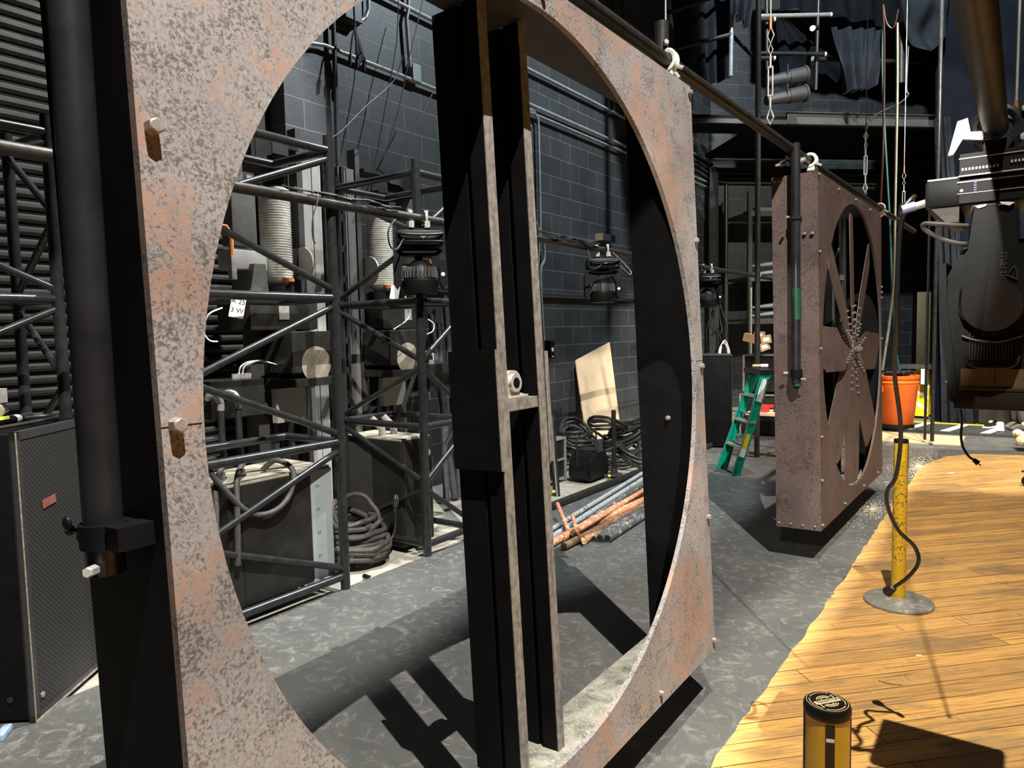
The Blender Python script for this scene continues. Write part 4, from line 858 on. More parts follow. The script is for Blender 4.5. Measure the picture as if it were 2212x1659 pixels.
# belt slots down the post, facing the camera
for k in range(4):
    a=view+math.radians(8)+k*math.pi/2
    o=MB().bb((.033,-.0075,.42),(.0383,.0075,.962)).build('belt_slot',INK,s2,smooth=0); o.rotation_euler=(0,0,a)
o=MB().bb((.037,-.0065,.932),(.0386,.0065,.938)).build('belt_clip',PAPER,s2,smooth=0); o.rotation_euler=(0,0,view+math.radians(8))
rr=random.Random(4)
for k in range(14):
    a=view+rr.uniform(-1.1,1.1); z=rr.uniform(.62,.92); 
    if abs(a-view-.14)<.25: continue
    o=MB().cyl((.0368,0,0),(.0378,0,0),rr.uniform(.0012,.003),seg=8).build('rust_spot',mat('rust_spot',(.22,.07,.02),.5),s2); o.location=(0,0,z); o.rotation_euler=(0,0,a); o.scale=(1,1,rr.uniform(1,2.4))
o=MB().cyl((.0368,0,0),(.0379,0,0),.0055,seg=12).build('rust_spot',mat('rust_spot',(.22,.07,.02),.5),s2); o.location=(0,0,.77); o.rotation_euler=(0,0,view-.35); o.scale=(1,1,1.6)
# ------------------------------------------------------------------ large moving light, right
sl=thing('support_pipe','thick dark pipe overhead at the top right carrying the large moving light','pipe',(-.07,1.0,2.13))
MB().cyl((0,-1.4,-.03),(0,1.32,.03),.029,seg=28).build('pipe',PIPE,sl)
MB().cyl((0,1.30,.0295),(0,1.335,.030),.0285,.022,seg=28).build('pipe_end',PIPE,sl)
ML=thing('large_moving_light','large black moving light hanging at the right edge, head pointing down','stage light',(-.068,2.36,2.16))
# clamps
b=MB(); b.bb((-.075,-.13,-.085),(.10,.10,-.075)); b.bb((-.075,-.135,-.13),(.13,-.13,-.075)); b.build('mount_plate',PLAS,ML,smooth=0)
for k in range(11): MB().bb((-.07+.0075*k,-.1375,-.118),(-.066+.0075*k,-.135,-.112)).build('rack_tooth',CHROME,ML,smooth=0)
for k in range(11): MB().bb((.035+.0075*k,-.1375,-.112),(.039+.0075*k,-.135,-.106)).build('rack_tooth',CHROME,ML,smooth=0)
MB().bb((-.077,-.137,-.133),(.13,-.134,-.130)).bb((-.077,-.137,-.088),(.13,-.134,-.086)).build('bright_edge',CHROME,ML,smooth=0)
b=MB(); b.tube([(.05*math.cos(a),-.06,.045*math.sin(a)) for a in [math.radians(x) for x in range(-50,231,20)]],.012,8); b.bb((-.03,-.075,-.08),(.04,-.045,-.035),.004); b.build('clamp',STEEL,ML)
b=MB(); b.tube([(.05*math.cos(a),.05,.045*math.sin(a)) for a in [math.radians(x) for x in range(-50,231,20)]],.012,8); b.bb((-.03,.035,-.08),(.04,.065,-.035),.004); b.build('clamp',STEEL,ML)
b=MB(); b.prism([(-.085,.02),(-.062,.025),(-.055,-.012),(-.025,-.015),(-.027,-.038),(-.072,-.028),(-.092,-.064),(-.105,-.066)],'y',-.095,-.080); b.build('clamp_lever',WHITEP,ML,smooth=0)
b=MB(); b.prism([(.045,.05),(.075,.045),(.078,.0),(.060,-.035),(.035,-.05),(.03,-.03),(.05,0)],'y',-.10,-.085); b.build('hook_clamp',STEEL,ML); bolt(ML,(.062,-.10,.025),(0,-1,0),.009,.006,CHROME); bolt(ML,(.062,-.10,-.045),(0,-1,0),.011,.006,CHROME)
# base
b=MB(); b.bb((-.155,-.12,-.205),(.17,.15,-.130),.012); BB=b.build('base',PLAS,ML)
MB().bb((-.075,-.124,-.20),(.14,-.120,-.145)).build('base_panel',PLAS,BB,smooth=0)
MB().bb((-.08,-.1265,-.147),(.14,-.124,-.144)).bb((-.08,-.1265,-.176),(.14,-.124,-.1745)).build('bright_edge',GALV,BB,smooth=0)
for x0 in (-.04,.07):
    for k in range(5): MB().bb((x0-.003,-.1262,-.152-.006*k),(x0+.003,-.124,-.149-.006*k)).build('vent_slot',mat('slot_violet_metal',(.18,.16,.28),.3,.4),BB,smooth=0)
for x0 in (-.07,.105): bolt(BB,(x0,-.124,-.168),(0,-1,0),.005,.005,CHROME)
b=MB(); b.prism([(-.155,-.19),(-.075,-.19),(-.075,-.245),(-.105,-.245),(-.14,-.205)],'y',-.11,.12); b.build('base_underside',mat('warm_light_tint_plastic',(.06,.042,.03),.5,0,.15,8),BB,smooth=0)  # brown paints warm light onto the black underside
MB().bb((-.150,-.105,-.1295),(-.08,.10,-.126)).build('pale_cover',GALV,BB,smooth=0)
b=MB(); b.cyl((-.155,-.05,-.178),(-.185,-.06,-.186),.011,.010,seg=14); b.build('metal_connector',CHROME,BB)
b=MB(); b.cyl((-.183,-.06,-.185),(-.215,-.067,-.193),.013,.012,seg=14); b.build('blue_connector',mat('pale_blue_plastic',(.24,.30,.46),.4),BB)
# yoke arms
def arm(y0,y1,nm='yoke_arm'):
    out=[(-.045,-.21),(.050,-.21),(.056,-.23),(.056,-.36),(.062,-.40),(.078,-.43),(.080,-.47),(.070,-.50),(.04,-.525),(.0,-.53),(-.035,-.525),(-.062,-.50),(-.072,-.47),(-.070,-.43),(-.054,-.40),(-.047,-.36),(-.049,-.23)]
    b=MB(); b.prism(out,'y',y0,y1); bmesh.ops.bevel(b.bm,geom=[e for e in b.bm.edges if abs(e.verts[0].co.y-e.verts[1].co.y)<1e-6],offset=.008,segments=3,affect='EDGES'); return b.build(nm,PLAS,ML,smooth=50)
A1=arm(-.155,-.105); A2=arm(.125,.175)
MB().prism([(-.040,-.215),(-.03,-.222),(-.015,-.218),(-.012,-.212),(-.028,-.213)],'y',-.160,-.156).prism([(.045,-.215),(.035,-.222),(.018,-.216),(.014,-.210),(.03,-.212)],'y',-.160,-.156).build('shiny_corner',mat('glossy_white_trim',(.8,.8,.78),.1),A1,smooth=0)
MB().cyl((.004,-.160,-.470),(.004,-.154,-.470),.066,seg=48).build('pivot_cover',mat('brown_black_plastic',(.014,.010,.008),.5,0,.15,8,0,.2),A1)
Mt=frameM((.028,-.1552,-.375),(0,0,-1),(1,0,0))
text('logo_lettering','martin',.030,PLASG,A1,Mt,.0012)
tri=MB(); 
for (a,c_) in (((.040,-.372),(.054,-.392)),((.054,-.392),(.054,-.405)),((.040,-.372),(.036,-.382))): pass
def tline(mb,a,c_,w=.0012):
    mb.cyl((a[0],-.1565,a[1]),(c_[0],-.1565,c_[1]),w,seg=6)
tline(tri,(.034,-.395),(.050,-.372)); tline(tri,(.050,-.372),(.056,-.408)); tline(tri,(.034,-.395),(.056,-.408)); tri.build('logo_triangle',PLASG,A1)
# head
hd=MB(); hd.prism([(-.060,-.30),(.085,-.30),(.105,-.42),(.105,-.62),(.098,-.735),(-.075,-.735),(-.095,-.66),(-.115,-.42)],'y',-.10,.12); bmesh.ops.bevel(hd.bm,geom=list(hd.bm.edges),offset=.012,segments=2,affect='EDGES'); HD=hd.build('head',PLAS,ML,smooth=45)
sh=MB(); sh.prism([(-.118,-.36),(-.102,-.35),(-.098,-.46),(-.068,-.70),(-.075,-.73),(-.088,-.72),(-.112,-.52)],'y',-.115,.10); sh.build('side_shell',PLAS,ML,smooth=0)
vn=MB()
for k in range(15): vn.bb((-.045+.0065*k,-.112,-.612),(-.0425+.0065*k,-.100,-.562))
vn.build('cooling_fins',mat('fin_brown_black',(.035,.026,.019),.4,0,.1,8),HD,smooth=0)
vn=MB()
for k in range(14): vn.bb((-.045+.007*k,-.109,-.552),(-.0425+.007*k,-.100,-.535))
vn.build('cooling_fins',mat('fin_brown_black',(.06,.045,.032)),HD,smooth=0)
MB().tube([(-.062,-.112,-.548),(-.03,-.116,-.560),(.02,-.117,-.563),(.07,-.112,-.548)],.004,8,smooth=4).tube([(-.05,-.112,-.60),(-.045,-.116,-.625),(.0,-.118,-.632),(.05,-.117,-.628),(.066,-.112,-.60)],.004,8,smooth=4).build('trim_ridge',CABB,HD)
MB().bb((-.063,-.106,-.690),(.095,-.100,-.636)).build('amber_window',mat('amber_brown_panel',(.11,.072,.042),.35,0,.15,8),HD,smooth=0)
MB().bb((-.066,-.110,-.694),(.098,-.101,-.686)).bb((.012,-.108,-.69),(.015,-.101,-.636)).build('window_frame',mat('fin_brown_black',(.06,.045,.032)),HD,smooth=0)
MB().bb((-.078,-.110,-.745),(.102,.125,-.694),.006).build('bottom_shroud',mat('brown_black_plastic',(.030,.022,.016)),HD)
cl=MB(); cl.tube([(-.045,-.10,-.258),(-.07,-.13,-.258),(-.12,-.14,-.25),(-.155,-.13,-.245),(-.150,-.12,-.262),(-.11,-.13,-.29),(-.07,-.13,-.305),(-.045,-.11,-.305)],.006,8,smooth=5); cl.build('cable_loop',RUBG,ML)
# black power lead with plug
pw=thing('power_lead','long black power cable hanging from the large moving light past the yellow post','cable',(-.283,2.29,1.967))
pts=[(0,0,0)]+[tuple(at(x,y,Y=Y)-pw.location) for x,y,Y in [(1975,425,2.33),(1950,470,2.4),(1940,560,2.45),(1937,700,2.5),(1932,800,2.6),(1944,900,2.7),(1945,960,2.75),(1935,1030,2.8),(1917,1060,2.85),(1918,1095,2.9),(1940,1145,2.95),(1975,1180,3.0),(1984,1215,3.0),(1960,1248,3.05),(1932,1268,3.1)]]
MB().tube(pts,.0072,10,smooth=5).build('cord',mat('glossy_black_cord',(.014,.014,.014),.25,0,.1,9),pw)
e0=Vector(pts[-1]); d=(Vector(pts[-1])-Vector(pts[-2])).normalized()
MB().cyl(e0,e0+d*.012,.010,seg=10).build('clear_collar',GALV,pw); MB().cyl(e0+d*.01,e0+d*.05,.014,.021,seg=12).build('plug',mat('dark_brown_plug',(.035,.012,.010),.35),pw)
sx=d.orthogonal().normalized()
for s_ in (-1,1): MB().cyl(e0+d*.05+sx*.006*s_,e0+d*.068+sx*.006*s_,.002,seg=6).build('prong',BRT,pw)
pw2=thing('power_lead','thin black cable with plug dangling below the large moving light','cable',at(2066,865,Y=2.45))
pts=[(0,0,.05)]+[tuple(at(x,y,Y=2.45)-pw2.location) for x,y in [(2075,880),(2078,910),(2076,940),(2080,965),(2092,985),(2103,993)]]
MB().tube(pts,.0035,8,smooth=4).build('cord',RUB,pw2); e0=Vector(pts[-1]); MB().cyl(e0,e0+V(.012,.0,-.010),.006,.008,seg=10).build('plug',PLAS,pw2); MB().cyl(e0+V(.012,0,-.010),e0+V(.018,0,-.016),.002,seg=6).build('prong',BRT,pw2)
bo=Vector(ML.location)
MB().prism([tuple((at(x,y,Y=2.60)-bo)[i] for i in (0,2)) for x,y in [(2042,822),(2062,795),(2110,800),(2110,857),(2090,855)]],'y',.238,.243).build('folded_flap',CONDD,ML,smooth=0)
MB().tube([tuple(at(x,y,Y=2.59)-bo) for x,y in [(2042,823),(2068,843),(2096,858)]],.0022,6).build('flap_edge',GALV,ML)
wr=thing('suspension_wire','pale steel wire at the right edge holding the large moving light','suspension wire',at(2195,240,Y=2.55)); MB().cyl((0,0,0),(.015,0,4.5),.0035,seg=6).build('steel_wire',GALV,wr); MB().cyl((0,0,-.005),(0,0,.03),.006,seg=8).build('copper_sleeve',mat('copper_sleeve',(.55,.22,.10),.4,.6),wr)
# ------------------------------------------------------------------ ladder
ld=thing('step_ladder','small green step ladder standing between the two rusty frames','ladder',(-2.45,8.05,0),(0,0,0))
def Lw(p): return p-ld.location
TOP=1.13
f1=at(1585,1028,Z=0); f2=at(1555,1012,Z=0)
a1=V(f1.x+.02,f1.y,0); a2=V(f2.x,f2.y,0)
top1=at(1655,805,Y=8.05); top2=at(1628,803,Y=8.35)
top1=at(1657,806,Y=a1.y+.28); top2=at(1632,803,Y=a2.y+.24)
axis=(a1-a2).normalized()
def rail(p,q,m,parent,w=.075,t=.028,nm='side_rail',wd=None):
    d=(q-p); L_=d.length; z=d.normalized(); y=axis.copy(); y=(y-z*y.dot(z)).normalized(); x=y.cross(z)
    M=Matrix((x,y,z)).transposed().to_4x4(); M.translation=Lw((p+q)/2)
    b=MB(); b.bb((-w/2,-t/2,-L_/2),(w/2,-t/2+.005,L_/2)); b.bb((-w/2,-t/2,-L_/2),(-w/2+.005,t/2,L_/2)); b.bb((w/2-.005,-t/2,-L_/2),(w/2,t/2,L_/2)); bmesh.ops.transform(b.bm,matrix=M,verts=b.bm.verts)
    o=b.build(nm,m,parent,smooth=0); return o,M
r1,M1=rail(a1,top1,GRN,ld,.088); r2,M2=rail(a2,top2,GRN,ld,.088)
mid=(top1+top2)/2
back=V(-axis.y,axis.x,0); 
if back.x*(-1)+back.y<0: back=-back
for p,q in ((a1,top1),(a2,top2)):
    bq=q+back*.05; bp=V(p.x,p.y,0)+back*.72+ (q-p)*0; bp=V(q.x,q.y,0)+back*.36; rail(bp,bq,GRN,ld,.045,.024,'rear_rail')
for t in (.27,.52,.77):
    p=a1.lerp(top1,t);q=a2.lerp(top2,t); c=Lw((p+q)/2); L_=(p-q).length; ang_=math.atan2(axis.y,axis.x)
    MB().box(c,(L_,.085,.022),Matrix.Rotation(ang_,3,'Z')).build('step',GALV,ld,smooth=0)
for t in (.3,.6):
    p=a1.lerp(top1,t); pr=V(top1.x,top1.y,0)+back*.36; 
    pr2=pr.lerp(top1+back*.05,t); q2=V(top2.x,top2.y,0)+back*.36; q2=q2.lerp(top2+back*.05,t); MB().cyl(Lw(pr2),Lw(q2),.012,seg=8).build('rear_brace',GALV,ld)
MB().box(Lw(mid+back*.03+V(0,0,.02)),((top1-top2).length+.07,.16,.05),Matrix.Rotation(math.atan2(axis.y,axis.x),3,'Z'),.006).build('top_cap',PLAS,ld,smooth=0)
ln=-1
def onrail(name,z,h,w,m,off=.0022):
    b=MB(); b.bb((-w/2,.0,z-h/2),(w/2,.001,z+h/2)); o=b.build(name,m,r1,smooth=0)
    sgn=-1 if (M1.to_3x3()@V(0,1,0)).dot(CAM-a1)<0 else 1
    yy=(-.028/2-.0015) if sgn<0 else .0
    o.matrix_local=M1@Matrix.Translation((0,yy,0)); return sgn
Ls=(top1-a1).length
sg=onrail('white_label',Ls*.5-.20,.26,.07,speck('torn_paper_label',(.75,.74,.68),(.2,.2,.18),.60,.7,0,60))
onrail('yellow_label',-Ls*.5+.40,.17,.055,YEL); onrail('white_label',-Ls*.5+.27,.10,.065,PAPER)
ell=MB(); ell.lathe([(.038,0),(.038,.0006)],seg=32); EO=ell.build('logo_oval',PAPER,r1,smooth=0); yy=-.0165
Mo=M1@Matrix.Translation((0,yy,-Ls*.5+.14))@Matrix.Rotation(math.radians(90),4,'X')@Matrix.Diagonal((1,2.3,1,1)); EO.matrix_local=Mo
ell=MB(); ell.lathe([(.034,0),(.034,.0006)],seg=32); EB=ell.build('logo_blue',mat('logo_blue',(.03,.08,.30),.4),r1,smooth=0); EB.matrix_local=M1@Matrix.Translation((0,yy-.0008,-Ls*.5+.14))@Matrix.Rotation(math.radians(90),4,'X')@Matrix.Diagonal((1,2.3,1,1))
MB().bb((-.022,yy-.0022,-Ls*.5+.085),(.022,yy-.0016,-Ls*.5+.195)).build('logo_band',PAPER,r1,smooth=0).matrix_local=M1
text('logo_lettering','WERNER',.030,INK,r1,M1@frameM((0,yy-.0026,-Ls*.5+.14),(0,0,1),(-1,0,0)),.0003)
pt=thing('paint_tube','tan bottle lying on the ladder top','bottle',mid+V(0,0,.075)+back*.03); MB().cyl((-.06,-.03,0),(.02,.01,0),.017,seg=12).build('bottle_body',CARD,pt); MB().cyl((.02,.01,0),(.09,.045,0),.020,seg=12).build('white_cap',PAPER,pt)
# ------------------------------------------------------------------ far speaker
s_=thing('speaker_cabinet','black speaker cabinet with small red badge beside the green ladder, farther one','speaker',(-3.46,9.72,0),(0,0,math.radians(22)))
MB().bb((-.20,-.30,.02),(.19,.30,1.27),.01).build('body',BLK,s_); MB().bb((.0,.0,.0),(.001,.001,.001)).build('foot',BLK,s_)
MB().bb((.185,-.29,.03),(.195,.29,1.26)).build('grille',GRILLE,s_,smooth=0); MB().bb((-.20,-.305,1.262),(.20,.305,1.275)).bb((.19,.285,.0),(.2,.30,1.27)).build('worn_edge',CONDD,s_,smooth=0); MB().cyl((.1955,.0,.35),(.1965,.0,.35),.22,seg=40).cyl((.1955,.0,.86),(.1965,.0,.86),.22,seg=40).build('cone_outline',PLASG,s_)
MB().bb((.197,-.15,1.0),(.199,-.06,1.04)).build('red_badge',mat('dull_red_badge',(.22,.075,.055)),s_,smooth=0)
for k in range(3): cable_obj('white_cable',[s_.location+V(.0,.10+.04*k,1.28),s_.location+V(.01,.12+.04*k,1.36+.02*k),s_.location+V(.03,.19+.04*k,1.42+.02*k),s_.location+V(.05,.27+.04*k,1.37),s_.location+V(.06,.31+.04*k,1.25),s_.location+V(.06,.34+.03*k,.9)],.007,PAPER,'white cable looping over the back of the far speaker','cable','white cables behind the far speaker',smooth=5)
# ------------------------------------------------------------------ upstage rack and stores
rk=thing('storage_rack','tall dark slotted-angle rack against the back wall between the two frames','shelf rack',tuple(BO+BW*1.15-BN*.75),(0,0,BA))
for (x,y) in ((-.95,-.55),(.95,-.55),(-.95,.55),(.95,.55)):
    MB().bb((x-.04,y-.003,0),(x+.04,y+.003,4.15)).bb((x-.04,y,0),(x-.034,y+.06,4.15)).build('upright',CABB,rk,smooth=0)
mid_=MB(); mid_.bb((.06,-1.12,0),(.17,-1.10,4.2)); mo=mid_.build('upright',JAMB,rk,smooth=0)
h=MB()
for k in range(58):
    for dx in (.09,.14): h.bb((dx-.010,-1.1215,.08+.07*k),(dx+.010,-1.1203,.105+.07*k))
h.build('slot_holes',INK,mo,smooth=0)
for z in (1.75,2.55,3.75): MB().bb((-.95,-.55,z),(.95,.55,z+.04)).bb((-.95,-.56,z-.06),(.95,-.55,z+.04)).build('shelf',JAMB,rk,smooth=0)
def shelf_item(name,lab,cat,px,py,Y,size,m,rot=0,grp=None,bev=.01):
    p=at(px,py,Y=Y); o=MB().box((0,0,size[2]/2),size,None,bev).build(name,m,smooth=0); o.location=p; o.rotation_euler=(0,0,rot); tag(o,lab,cat,grp); return o
clr=mat('cloudy_sheeting',(.18,.195,.20),.25,.1,.3,6,.2)
RM=Matrix.Translation(rk.location)@Matrix.Rotation(BA,4,'Z')
for k in range(4):
    o=MB().tube([(-.75,0,.05),(-.35,.03,.12),(.1,0,.16),(.5,.04,.12),(.75,0,.06)],[.05,.10,.13,.10,.05],12,smooth=3).build('sheet_bundle',clr); o.matrix_world=RM@Matrix.Translation((.05,-.1,(2.62,2.78,1.82,1.98)[k]))@Matrix.Diagonal((1,1,.5,1))
    tag(o,['lower shiny grey bundle on the middle rack shelf','upper shiny grey bundle on the middle rack shelf','lower shiny grey bundle on the bottom rack shelf','upper shiny grey bundle on the bottom rack shelf'][k],'bundle')
for k in range(3): tag(placed(MB().box((0,0,0),(.5,.5,.09),(Vector((0,0,1)),.1*k)).build('folded_grating',mat('grey_grating',(.20,.21,.20),.4,.5,.4,40)),RM@Matrix.Translation((-.5+.5*k,-.1,3.84))),'grey wire grating folded on the top rack shelf','grating','gratings on the top rack shelf')
for k,(px,py) in enumerate([(1622,728),(1640,722),(1655,730),(1652,745)]):
    p=at(px,py,Y=10.9); b=thing('cardboard_box',['open brown cardboard box flap at the left of the box stack','small brown box with white label in the middle of the stack','small brown box tipped at the top right of the stack','lowest small brown box with white label in the stack'][k],'box',p-V(0,0,.08),(0,.25-.2*k,.2*k))
    sz=(.22,.15,.12) if k==0 else (.15,.12,.12); MB().box((0,0,.06),sz).build('carton',CARD,b,smooth=0)
    if k: MB().bb((-.045,-.0615,.03),(.045,-.0605,.09)).build('white_label',PAPER,b,smooth=0)
tb=thing('road_case','dark equipment trunk with metal corners behind the green ladder','trunk',(-3.0,11.2,0))
MB().bb((-.5,-.3,.0),(.45,.3,.62),.01).build('lower_case',CABB,tb,smooth=0); MB().bb((-.45,-.28,.66),(.35,.28,1.22),.01).build('upper_case',CABB,tb,smooth=0)
e=MB()
for x,z0,z1 in ((-.5,0,.62),(.45,0,.62),(-.45,.66,1.22),(.35,.66,1.22)): e.bb((x-.012,-.315,z0),(x+.012,-.29,z1))
e.bb((-.5,-.312,.60),(.45,-.3,.62)); e.bb((-.45,-.295,1.2),(.35,-.28,1.22)); e.build('edge_trim',GALV,tb,smooth=0); MB().bb((-.3,-.312,.42),(.3,-.304,.47)).build('red_stripe',mat('red_tape',(.5,.03,.03),.5),tb,smooth=0)
tb2=thing('folding_table','low board on legs piled with tools behind the ladder','table',(-2.75,10.6,0)); MB().bb((-.5,-.25,.36),(.5,.25,.40)).build('tabletop',PLYW,tb2,smooth=0)
for x in (-.46,.46):
    for y in (-.21,.21): MB().cyl((x,y,0),(x,y,.36),.015,seg=8).build('leg',STEEL,tb2)
for k,(x,y,s3,m,n_,lab) in enumerate([(-.3,-.1,(.18,.12,.08),mat('red_tool_case',(.45,.04,.03),.4),'tool_case','small red tool case on the low table behind the ladder'),(-.05,.0,(.2,.14,.10),CABB,'tool_case','small black tool case on the low table behind the ladder'),(.2,-.05,(.16,.1,.06),GALV,'tool_tray','grey metal tray on the low table behind the ladder')]):
    o=MB().box((0,0,s3[2]/2),s3,None,.008).build(n_,m,smooth=0); o.location=(-2.75+x,10.6+y,.401); tag(o,lab,'tool box')
bk=thing('tool_basket','pale round basket on the floor behind the green ladder','basket',at(1660,935,Z=0)+V(0,.3,0)); MB().lathe([(.17,0),(.20,.06),(.21,.14),(.20,.15),(.18,.06),(.05,.03)],seg=24).build('basket_body',mat('tan_wicker',(.55,.48,.35),.8,0,.4,60,.5),bk)
tag(recenter(MB().box(bk.location+V(.02,0,.19),(.20,.14,.12),(Vector((1,0,0)),.3),.01).build('yellow_tray',mat('orange_yellow_plastic',(.85,.42,.03),.4),smooth=0)),'orange-yellow plastic tray sitting in the pale basket','tray')
tag(recenter(MB().cyl(V(bk.location.x+.35,bk.location.y-.6,.05),V(bk.location.x+.9,bk.location.y-.75,.05),.022,seg=10).build('metal_bar',mat('rusty_bar_metal',(.25,.16,.12),.6,.3,.3,20))),'rusty bar on the deck behind the far frame, right of the ladder','bar')
q=at(1645,978,Z=.03); tag(recenter(MB().cyl(q+V(-.15,0,0),q+V(.5,-.1,0),.022,seg=10).cyl(q+V(.1,-.06,.03),q+V(.45,.12,.05),.016,seg=8).build('floor_bars',mat('rusty_bar_metal',(.25,.16,.12)))),'low rusty pipe frame on the deck just left of the far frame','pipe')
for k,(px) in enumerate((1507,1515,1523,1700)): pass
# three conduits rounding the corner and running along the back wall
for k in range(3):
    z=4.55+.09*k; w_=lambda s_,o_=-.09: tuple(BO+BW*s_+BN*o_+V(0,0,z))
    cable_obj('conduit',[(-5.13,12.3,z+.12),(-5.12,13.5,z+.08),(-5.10,14.0,z+.03),w_(.30),w_(.9),w_(6.0)],.024,JAMB,['lowest of three conduits rounding the back corner','middle of three conduits rounding the back corner','highest of three conduits rounding the back corner'][k],'conduit',None,smooth=3)
tag(recenter(MB().bb((-5.02,13.75,0),(-4.90,13.9,4.75)).build('column',JAMB,smooth=0)),'dark vertical steel column in the back corner','column')
tag(recenter(MB().cyl((-4.75,13.9,0),(-4.75,13.9,4.4),.04,seg=10).build('vertical_pipe',PIPE)),'dark pipe beside the steel column in the back corner','pipe')
rr=random.Random(9)
for k in range(7):
    p=at(1545+rr.uniform(-8,22),720+rr.uniform(-60,20),Y=12.2); q=V(p.x+rr.uniform(-.3,.3),12.2,.75+rr.uniform(0,.4)); cable_obj('hanging_cable',wig(p+V(0,0,.5),q,5,.07,0,200+k),.012,RUB,'dark cable of the tangle hanging above the far speaker','cable','tangle of cables above the far speaker',smooth=3)
pr=at(1622,690,Y=11.2); tag(recenter(MB().cyl((pr.x,pr.y,.3),(pr.x,pr.y,2.25),.018,seg=8).build('notched_rod',GALV)),'thin pale notched rod standing behind the ladder','rod')
# ------------------------------------------------------------------ gallery
GY=12.5
b=thing('gallery_deck','dark steel gallery deck high on the back wall','gallery',tuple(GO+V(0,0,4.93)),(0,0,BA))
MB().bb((-.6,0,.05),(12,2.5,.12)).build('deck_boards',BLK,b,smooth=0); MB().bb((-2.2,0,.05),(-.6,.8,.12)).build('deck_boards',BLK,b,smooth=0); MB().bb((-.3,-.04,-.02),(12,0,.16)).build('front_beam',mat('grey_beam_paint',(.07,.07,.066),.5,.1,.2,6),b,smooth=0); MB().bb((-.3,-.10,-.03),(12,0,-.015)).bb((-.3,-.10,.155),(12,0,.17)).build('beam_flange',JAMB,b,smooth=0)
MB().bb((-2.2,-.05,-.02),(-.3,0,.05)).build('deck_edge',JAMB,b,smooth=0)
def gp(p,q,Y1,Y2,r,m,lab,cap=True):
    a=atg(*p,Y1-12.5);c=atg(*q,Y2-12.5); T=thing('scaffold_pipe',lab,'pipe',a); c=c-a
    MB().cyl((0,0,0),c,r,seg=12).build('pipe',m,T)
    if cap:
        d=c.normalized(); MB().cyl(c,c+d*.03,r*1.05,seg=12).build('white_end',PAPER,T)
    return T
gp((1435,112),(1580,74),12.3,12.3,.035,PIPE,'upper slanting rail at the left of the gallery',False)
gp((1437,30),(1580,-20),12.3,12.3,.035,PIPE,'topmost slanting rail at the left of the gallery',False)
gp((1581,0),(1578,165),12.3,12.3,.035,COND,'pale upright pipe at the left of the gallery',False)
gp((1583,78),(1622,118),12.3,12.9,.03,PIPE,'short diagonal pipe beside the pale gallery upright',False)
gp((1639,0),(1636,235),12.2,12.2,.036,PIPE,'black upright post of the gallery beside the turnbuckle wire',False)
gp((1656,0),(1658,215),12.6,12.6,.03,PIPE,'second black upright post of the gallery',False)
gp((1640,35),(1792,32),12.4,12.4,.035,GALV,'pale horizontal pipe with white end high in the gallery')
gp((1640,42),(1670,42),12.2,12.2,.035,PIPE,'short black pipe end below the pale gallery pipe')
gp((1640,115),(1780,117),12.3,12.3,.033,PIPE,'middle horizontal pipe of the gallery rail')
gp((1640,126),(1670,126),12.1,12.1,.033,PIPE,'short black pipe end below the middle gallery rail')
gp((1768,0),(1762,195),12.4,12.4,.03,PIPE,'thin upright post of the gallery right of the lamps',False)
gp((1990,135),(1758,127),12.5,12.5,.035,PIPE,'long lower rail of the gallery running behind the drape')
gp((1765,60),(1756,61),12.2,12.0,.04,PIPE,'pipe stub facing out of the gallery')
gp((1948,50),(1946,180),12.2,12.2,.06,PIPE,'thick upright pipe of the right gallery bay',False)
for i,(x0,y0,lab) in enumerate(((1655,176,'upper grey cylindrical lamp on the gallery'),(1655,217,'lower grey cylindrical lamp under the gallery beam'))):
    a=atg(x0,y0,-.4); c=atg(x0+85,y0-16,-.4); T=thing('gallery_lamp',lab,'stage light',a); c=c-a
    MB().cyl(c*0,c*.55,.075,.10,seg=16).cyl(c*.55,c*.95,.11,.12,seg=16).build('lamp_body',PLASG,T); MB().cyl(c*.95,c,.135,seg=20).build('lens_ring',JAMB,T); MB().tube([c*.6+V(0,-.13,0),c*.6+V(0,-.13,.15),c*.6+V(0,.13,.15),c*.6+V(0,.13,0)],.012,6).build('yoke',STEEL,T)
# drapes as wavy sheets
def drape(label,P00,P10,P01,P11,m,nu=36,nv=18,amp=.07,waves=7,seed=1,swag=0,name='drape',cat='drape',th=.006):
    r=random.Random(seed); ph=[r.uniform(0,6.28) for _ in range(4)]; b=MB(); P=[Vector(p) for p in (P00,P10,P01,P11)]
    nrm=(P[1]-P[0]).cross(P[2]-P[0]).normalized(); rows=[]
    for j in range(nv+1):
        v=j/nv; row=[]
        for i in range(nu+1):
            u=i/nu; q=P[0].lerp(P[1],u).lerp(P[2].lerp(P[3],u),v)
            a=amp*(.5+.5*v)*(math.sin(waves*2*math.pi*u+ph[0]+1.2*math.sin(3*v+ph[1]))+.45*math.sin(waves*4.3*u+ph[2]+2*v))
            q=q+nrm*a
            if swag: q=q+V(0,0,-swag*4*u*(1-u)*(.35+.65*v))+nrm*(swag*.25*math.sin(9*v+ph[3])*4*u*(1-u))
            row.append(b.bm.verts.new(q))
        rows.append(row)
    for j in range(nv):
        for i in range(nu): b.bm.faces.new((rows[j][i],rows[j][i+1],rows[j+1][i+1],rows[j+1][i]))
    g=b.bm.faces[:]; bmesh.ops.solidify(b.bm,geom=g,thickness=th)
    o=b.build(name,m,smooth=80); recenter(o); return tag(o,label,cat)
A_=lambda x,y,Y: atg(x,y,Y-12.5)
drape('grey-black drape hanging at the left of the gallery above the near frame',A_(1440,-80,12.6),A_(1600,-80,12.6),A_(1480,200,12.6),A_(1575,170,12.6),CLOTHG,amp=.10,waves=4,seed=2)
